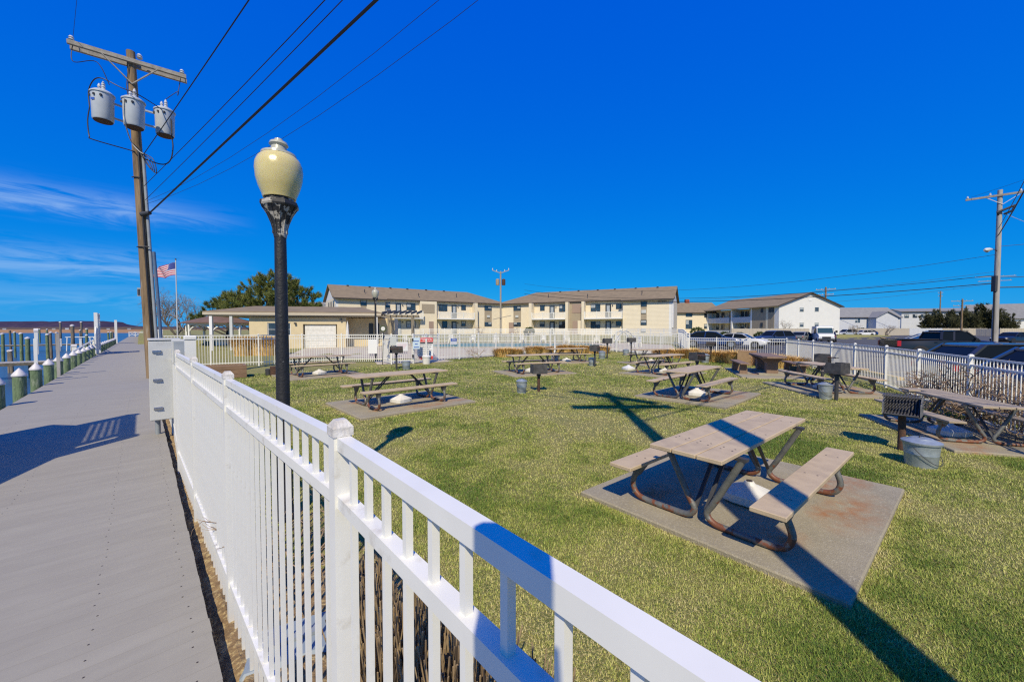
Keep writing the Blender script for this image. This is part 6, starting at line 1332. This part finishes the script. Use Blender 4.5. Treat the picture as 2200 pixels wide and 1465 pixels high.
tall_ = [clump(75 + k, 1.0, 1.1, 2400, strawm, .35) for k in range(3)]
for k, (x, y) in enumerate([(-19.6, 28.2), (-18.6, 28.6), (-17.8, 28.4)]): tag(put('grass_clump', tall_[k], None, (x, y, gz(x, y)), (0, 0, k), (1.2, 1.2, 1.45)), ['tall dry grass clump behind the pool fence at the pool house corner', 'tall dry grass clump beside the pool house wall', 'tall dry grass clump before the pool house window'][k], 'grass clump', 'dry ornamental grass clumps')
# cut reed stubble beside the near fence
def stub(seed, r, h, n):
    rs = np.random.RandomState(seed); b = MB()
    for i in range(n):
        a = rs.uniform(0, 2 * pi); q = r * sqrt(rs.uniform(0, 1)); x, y = q * cos(a), q * sin(a); hh = h * rs.uniform(.5, 1.05); d = rs.normal(0, .09, 2) + np.array([cos(a), sin(a)]) * .12 * q / r
        b.tube([(x, y, 0), (x + d[0] * hh, y + d[1] * hh, hh)], rs.uniform(.0022, .0045), 4)
    return b.mesh('stalks', stubm)
for k, (x, y, r_, h, n_, lab) in enumerate([(-.62, 2.05, .26, .46, 520, 'cut back reed clump behind the near fence post'), (-.25, 1.72, .24, .44, 460, 'cut back reed clump below the shaded fence rail'), (.10, 1.5, .22, .42, 380, 'cut back reed clump nearest the bottom of the picture'), (-1.02, 2.55, .18, .34, 260, 'small cut back reed clump left of the fence post')]):
    tag(put('reed_stubble', stub(80 + k, r_, h, n_), None, (x, y, 0)), lab, 'grass clump', 'cut back reed clumps in the bed')

# ---------------------------------------------------------------- lawn blades
def lawn():
    rs = np.random.RandomState(99); out, tones = [], []
    fx, fy = 12.23, 12.6; fd = np.array([.375, .927])
    pads = [(o.matrix_basis.translation.x, o.matrix_basis.translation.y, o.rotation_euler[2], max(v.co.x for v in o.data.vertices), max(v.co.y for v in o.data.vertices)) for o in COL.objects if o.name.startswith('concrete_pad')]
    from mathutils import noise
    def patch(x, y, s, o): return np.array([noise.noise((a * s + o, b * s, o)) for a, b in zip(x, y)])
    for y0, y1, dens, h, w in ((1.0, 2.9, 24000, .028, .0046), (2.9, 4.2, 16000, .030, .0054), (4.2, 6.5, 8500, .032, .0072), (6.5, 10, 3200, .036, .012), (10, 16, 850, .044, .020), (16, 31, 260, .055, .034)):
        x0, x1 = max(-17, -1.4 * y1), min(17.5, 1.4 * y1 + .3); n = int((x1 - x0) * (y1 - y0) * dens)
        x = rs.uniform(x0, x1, n); y = rs.uniform(y0, y1, n)
        dd = x * NX + y * NY; side = (x - fx) * fd[1] - (y - fy) * fd[0]
        nf = (x - P1.x) * .7513 + (y - P1.y) * .66                       # right of the near fence
        ok = (dd > .55) & (side < -.05) & (np.abs(x) < 1.40 * y + .3) & ~((nf < .75) & (y < 3.0)) & ((y < 19) | (-(x + 15) * 0.5 + (y - 19) < 2.2 + 0 * x))
        ok &= ~((y > 20.5) & (x < -3.8)) & ~((x < -4.5) & (y > 22)) & ~((y > 23.4 + (x + 4.5) * 1.07) & (x < 0)) & (y < 30.4) & ~((x > 8.3) & (y > 30.6 - (x - 8.3) * 1.04)) & ~((x > 12) & (y > 26.6 - (x - 12) * .78))
        edge = np.full(n, 9.0)
        for px, py, a, hx, hy in pads:
            u = (x - px) * cos(a) + (y - py) * sin(a); v = -(x - px) * sin(a) + (y - py) * cos(a); ok &= ~((np.abs(u) < hx - .012) & (np.abs(v) < hy - .012)); edge = np.minimum(edge, np.maximum(np.abs(u) - hx, np.abs(v) - hy))
        x, y, edge = x[ok], y[ok], edge[ok]; n = len(x)
        pa = patch(x, y, .55, 3.3) + .7 * patch(x, y, 1.9, 8.1) + .35 * patch(x, y, 6, 1.7)
        keep = rs.uniform(0, 1, n) < (.72 + .6 * pa); x, y, pa, edge = x[keep], y[keep], pa[keep], edge[keep]; n = len(x)
        a = rs.uniform(0, 2 * pi, n); ln = h * rs.uniform(.45, 1.15, n) * (1 + .35 * np.clip(pa, -.6, 1)); ti = rs.uniform(.35, 1.45, n)
        d = np.stack([np.cos(a) * np.sin(ti), np.sin(a) * np.sin(ti), np.cos(ti)], 1); s = np.stack([-np.sin(a), np.cos(a), np.zeros(n)], 1) * (w / 2) * rs.uniform(.7, 1.3, n)[:, None]
        z = np.zeros(n) if y1 < 27 else np.array([gz(p, q) for p, q in zip(x, y)])
        p = np.stack([x, y, z + .002], 1); mid = p + d * (ln * .0)[:, None]
        out.append(np.stack([p - s, p + s, p + d * ln[:, None]], 1)); tones.append(np.clip(.58 + .66 * pa + rs.normal(0, .22, n) - .38 * np.clip(1 - edge / .16, 0, 1), 0, 1))
    P = np.concatenate(out); T = np.concatenate(tones)
    m = bpy.data.materials.new('lawn_blades'); m.use_nodes = True; t = m.node_tree; b = t.nodes['Principled BSDF']; b.inputs['Roughness'].default_value = .7; b.inputs['Specular IOR Level'].default_value = .25
    at = N(t, 'ShaderNodeAttribute', attribute_name='tone'); r = N(t, 'ShaderNodeValToRGB'); e = r.color_ramp.elements
    e[0].position = 0; e[0].color = (.58, .50, .22, 1); e[1].position = 1; e[1].color = (.10, .165, .024, 1)
    for pos, c in ((.28, (.50, .475, .15, 1)), (.55, (.36, .385, .085, 1)), (.75, (.22, .275, .042, 1))): k = e.new(pos); k.color = c
    t.links.new(at.outputs['Fac'], r.inputs[0]); t.links.new(r.outputs[0], b.inputs['Base Color'])
    o = put('lawn_grass', tri_mesh('lawn_grass', P, m, T)); tag(o, 'short dormant lawn grass mixed green and straw', 'grass', None, 'stuff'); print('blades', len(P))
lawn()
# straw and dead leaves on the soil strip and in the bed
def litter():
    rs = np.random.RandomState(5); n = 2600; s_ = rs.uniform(-1, 15, n) ** 1.0; d = rs.uniform(.22, .70, n); x = NX * d + UX * s_; y = NY * d + UY * s_
    a = rs.uniform(0, 2 * pi, n); l = rs.uniform(.02, .09, n); q = np.stack([np.cos(a), np.sin(a), rs.uniform(-.1, .35, n)], 1); s = np.stack([-np.sin(a), np.cos(a), np.zeros(n)], 1) * .0022; p = np.stack([x, y, np.full(n, .035)], 1)
    o = put('straw_litter', tri_mesh('straw_litter', np.stack([p - s, p + s, p + q * l[:, None]], 1), strawm)); tag(o, 'loose straw on the soil strip', 'straw', None, 'stuff')
litter()
# haircut of soil under the bed
sheet('planting_bed', soil, [(-2.6, 3.2), (-1.35, 2.0), (-.45, 1.15), (.9, -.4), (1.25, .1), (.55, 1.6), (-.2, 2.45), (-1.4, 3.5), (-2.3, 4.1)], .006, 4, kind='structure')
bpy.context.view_layer.update()
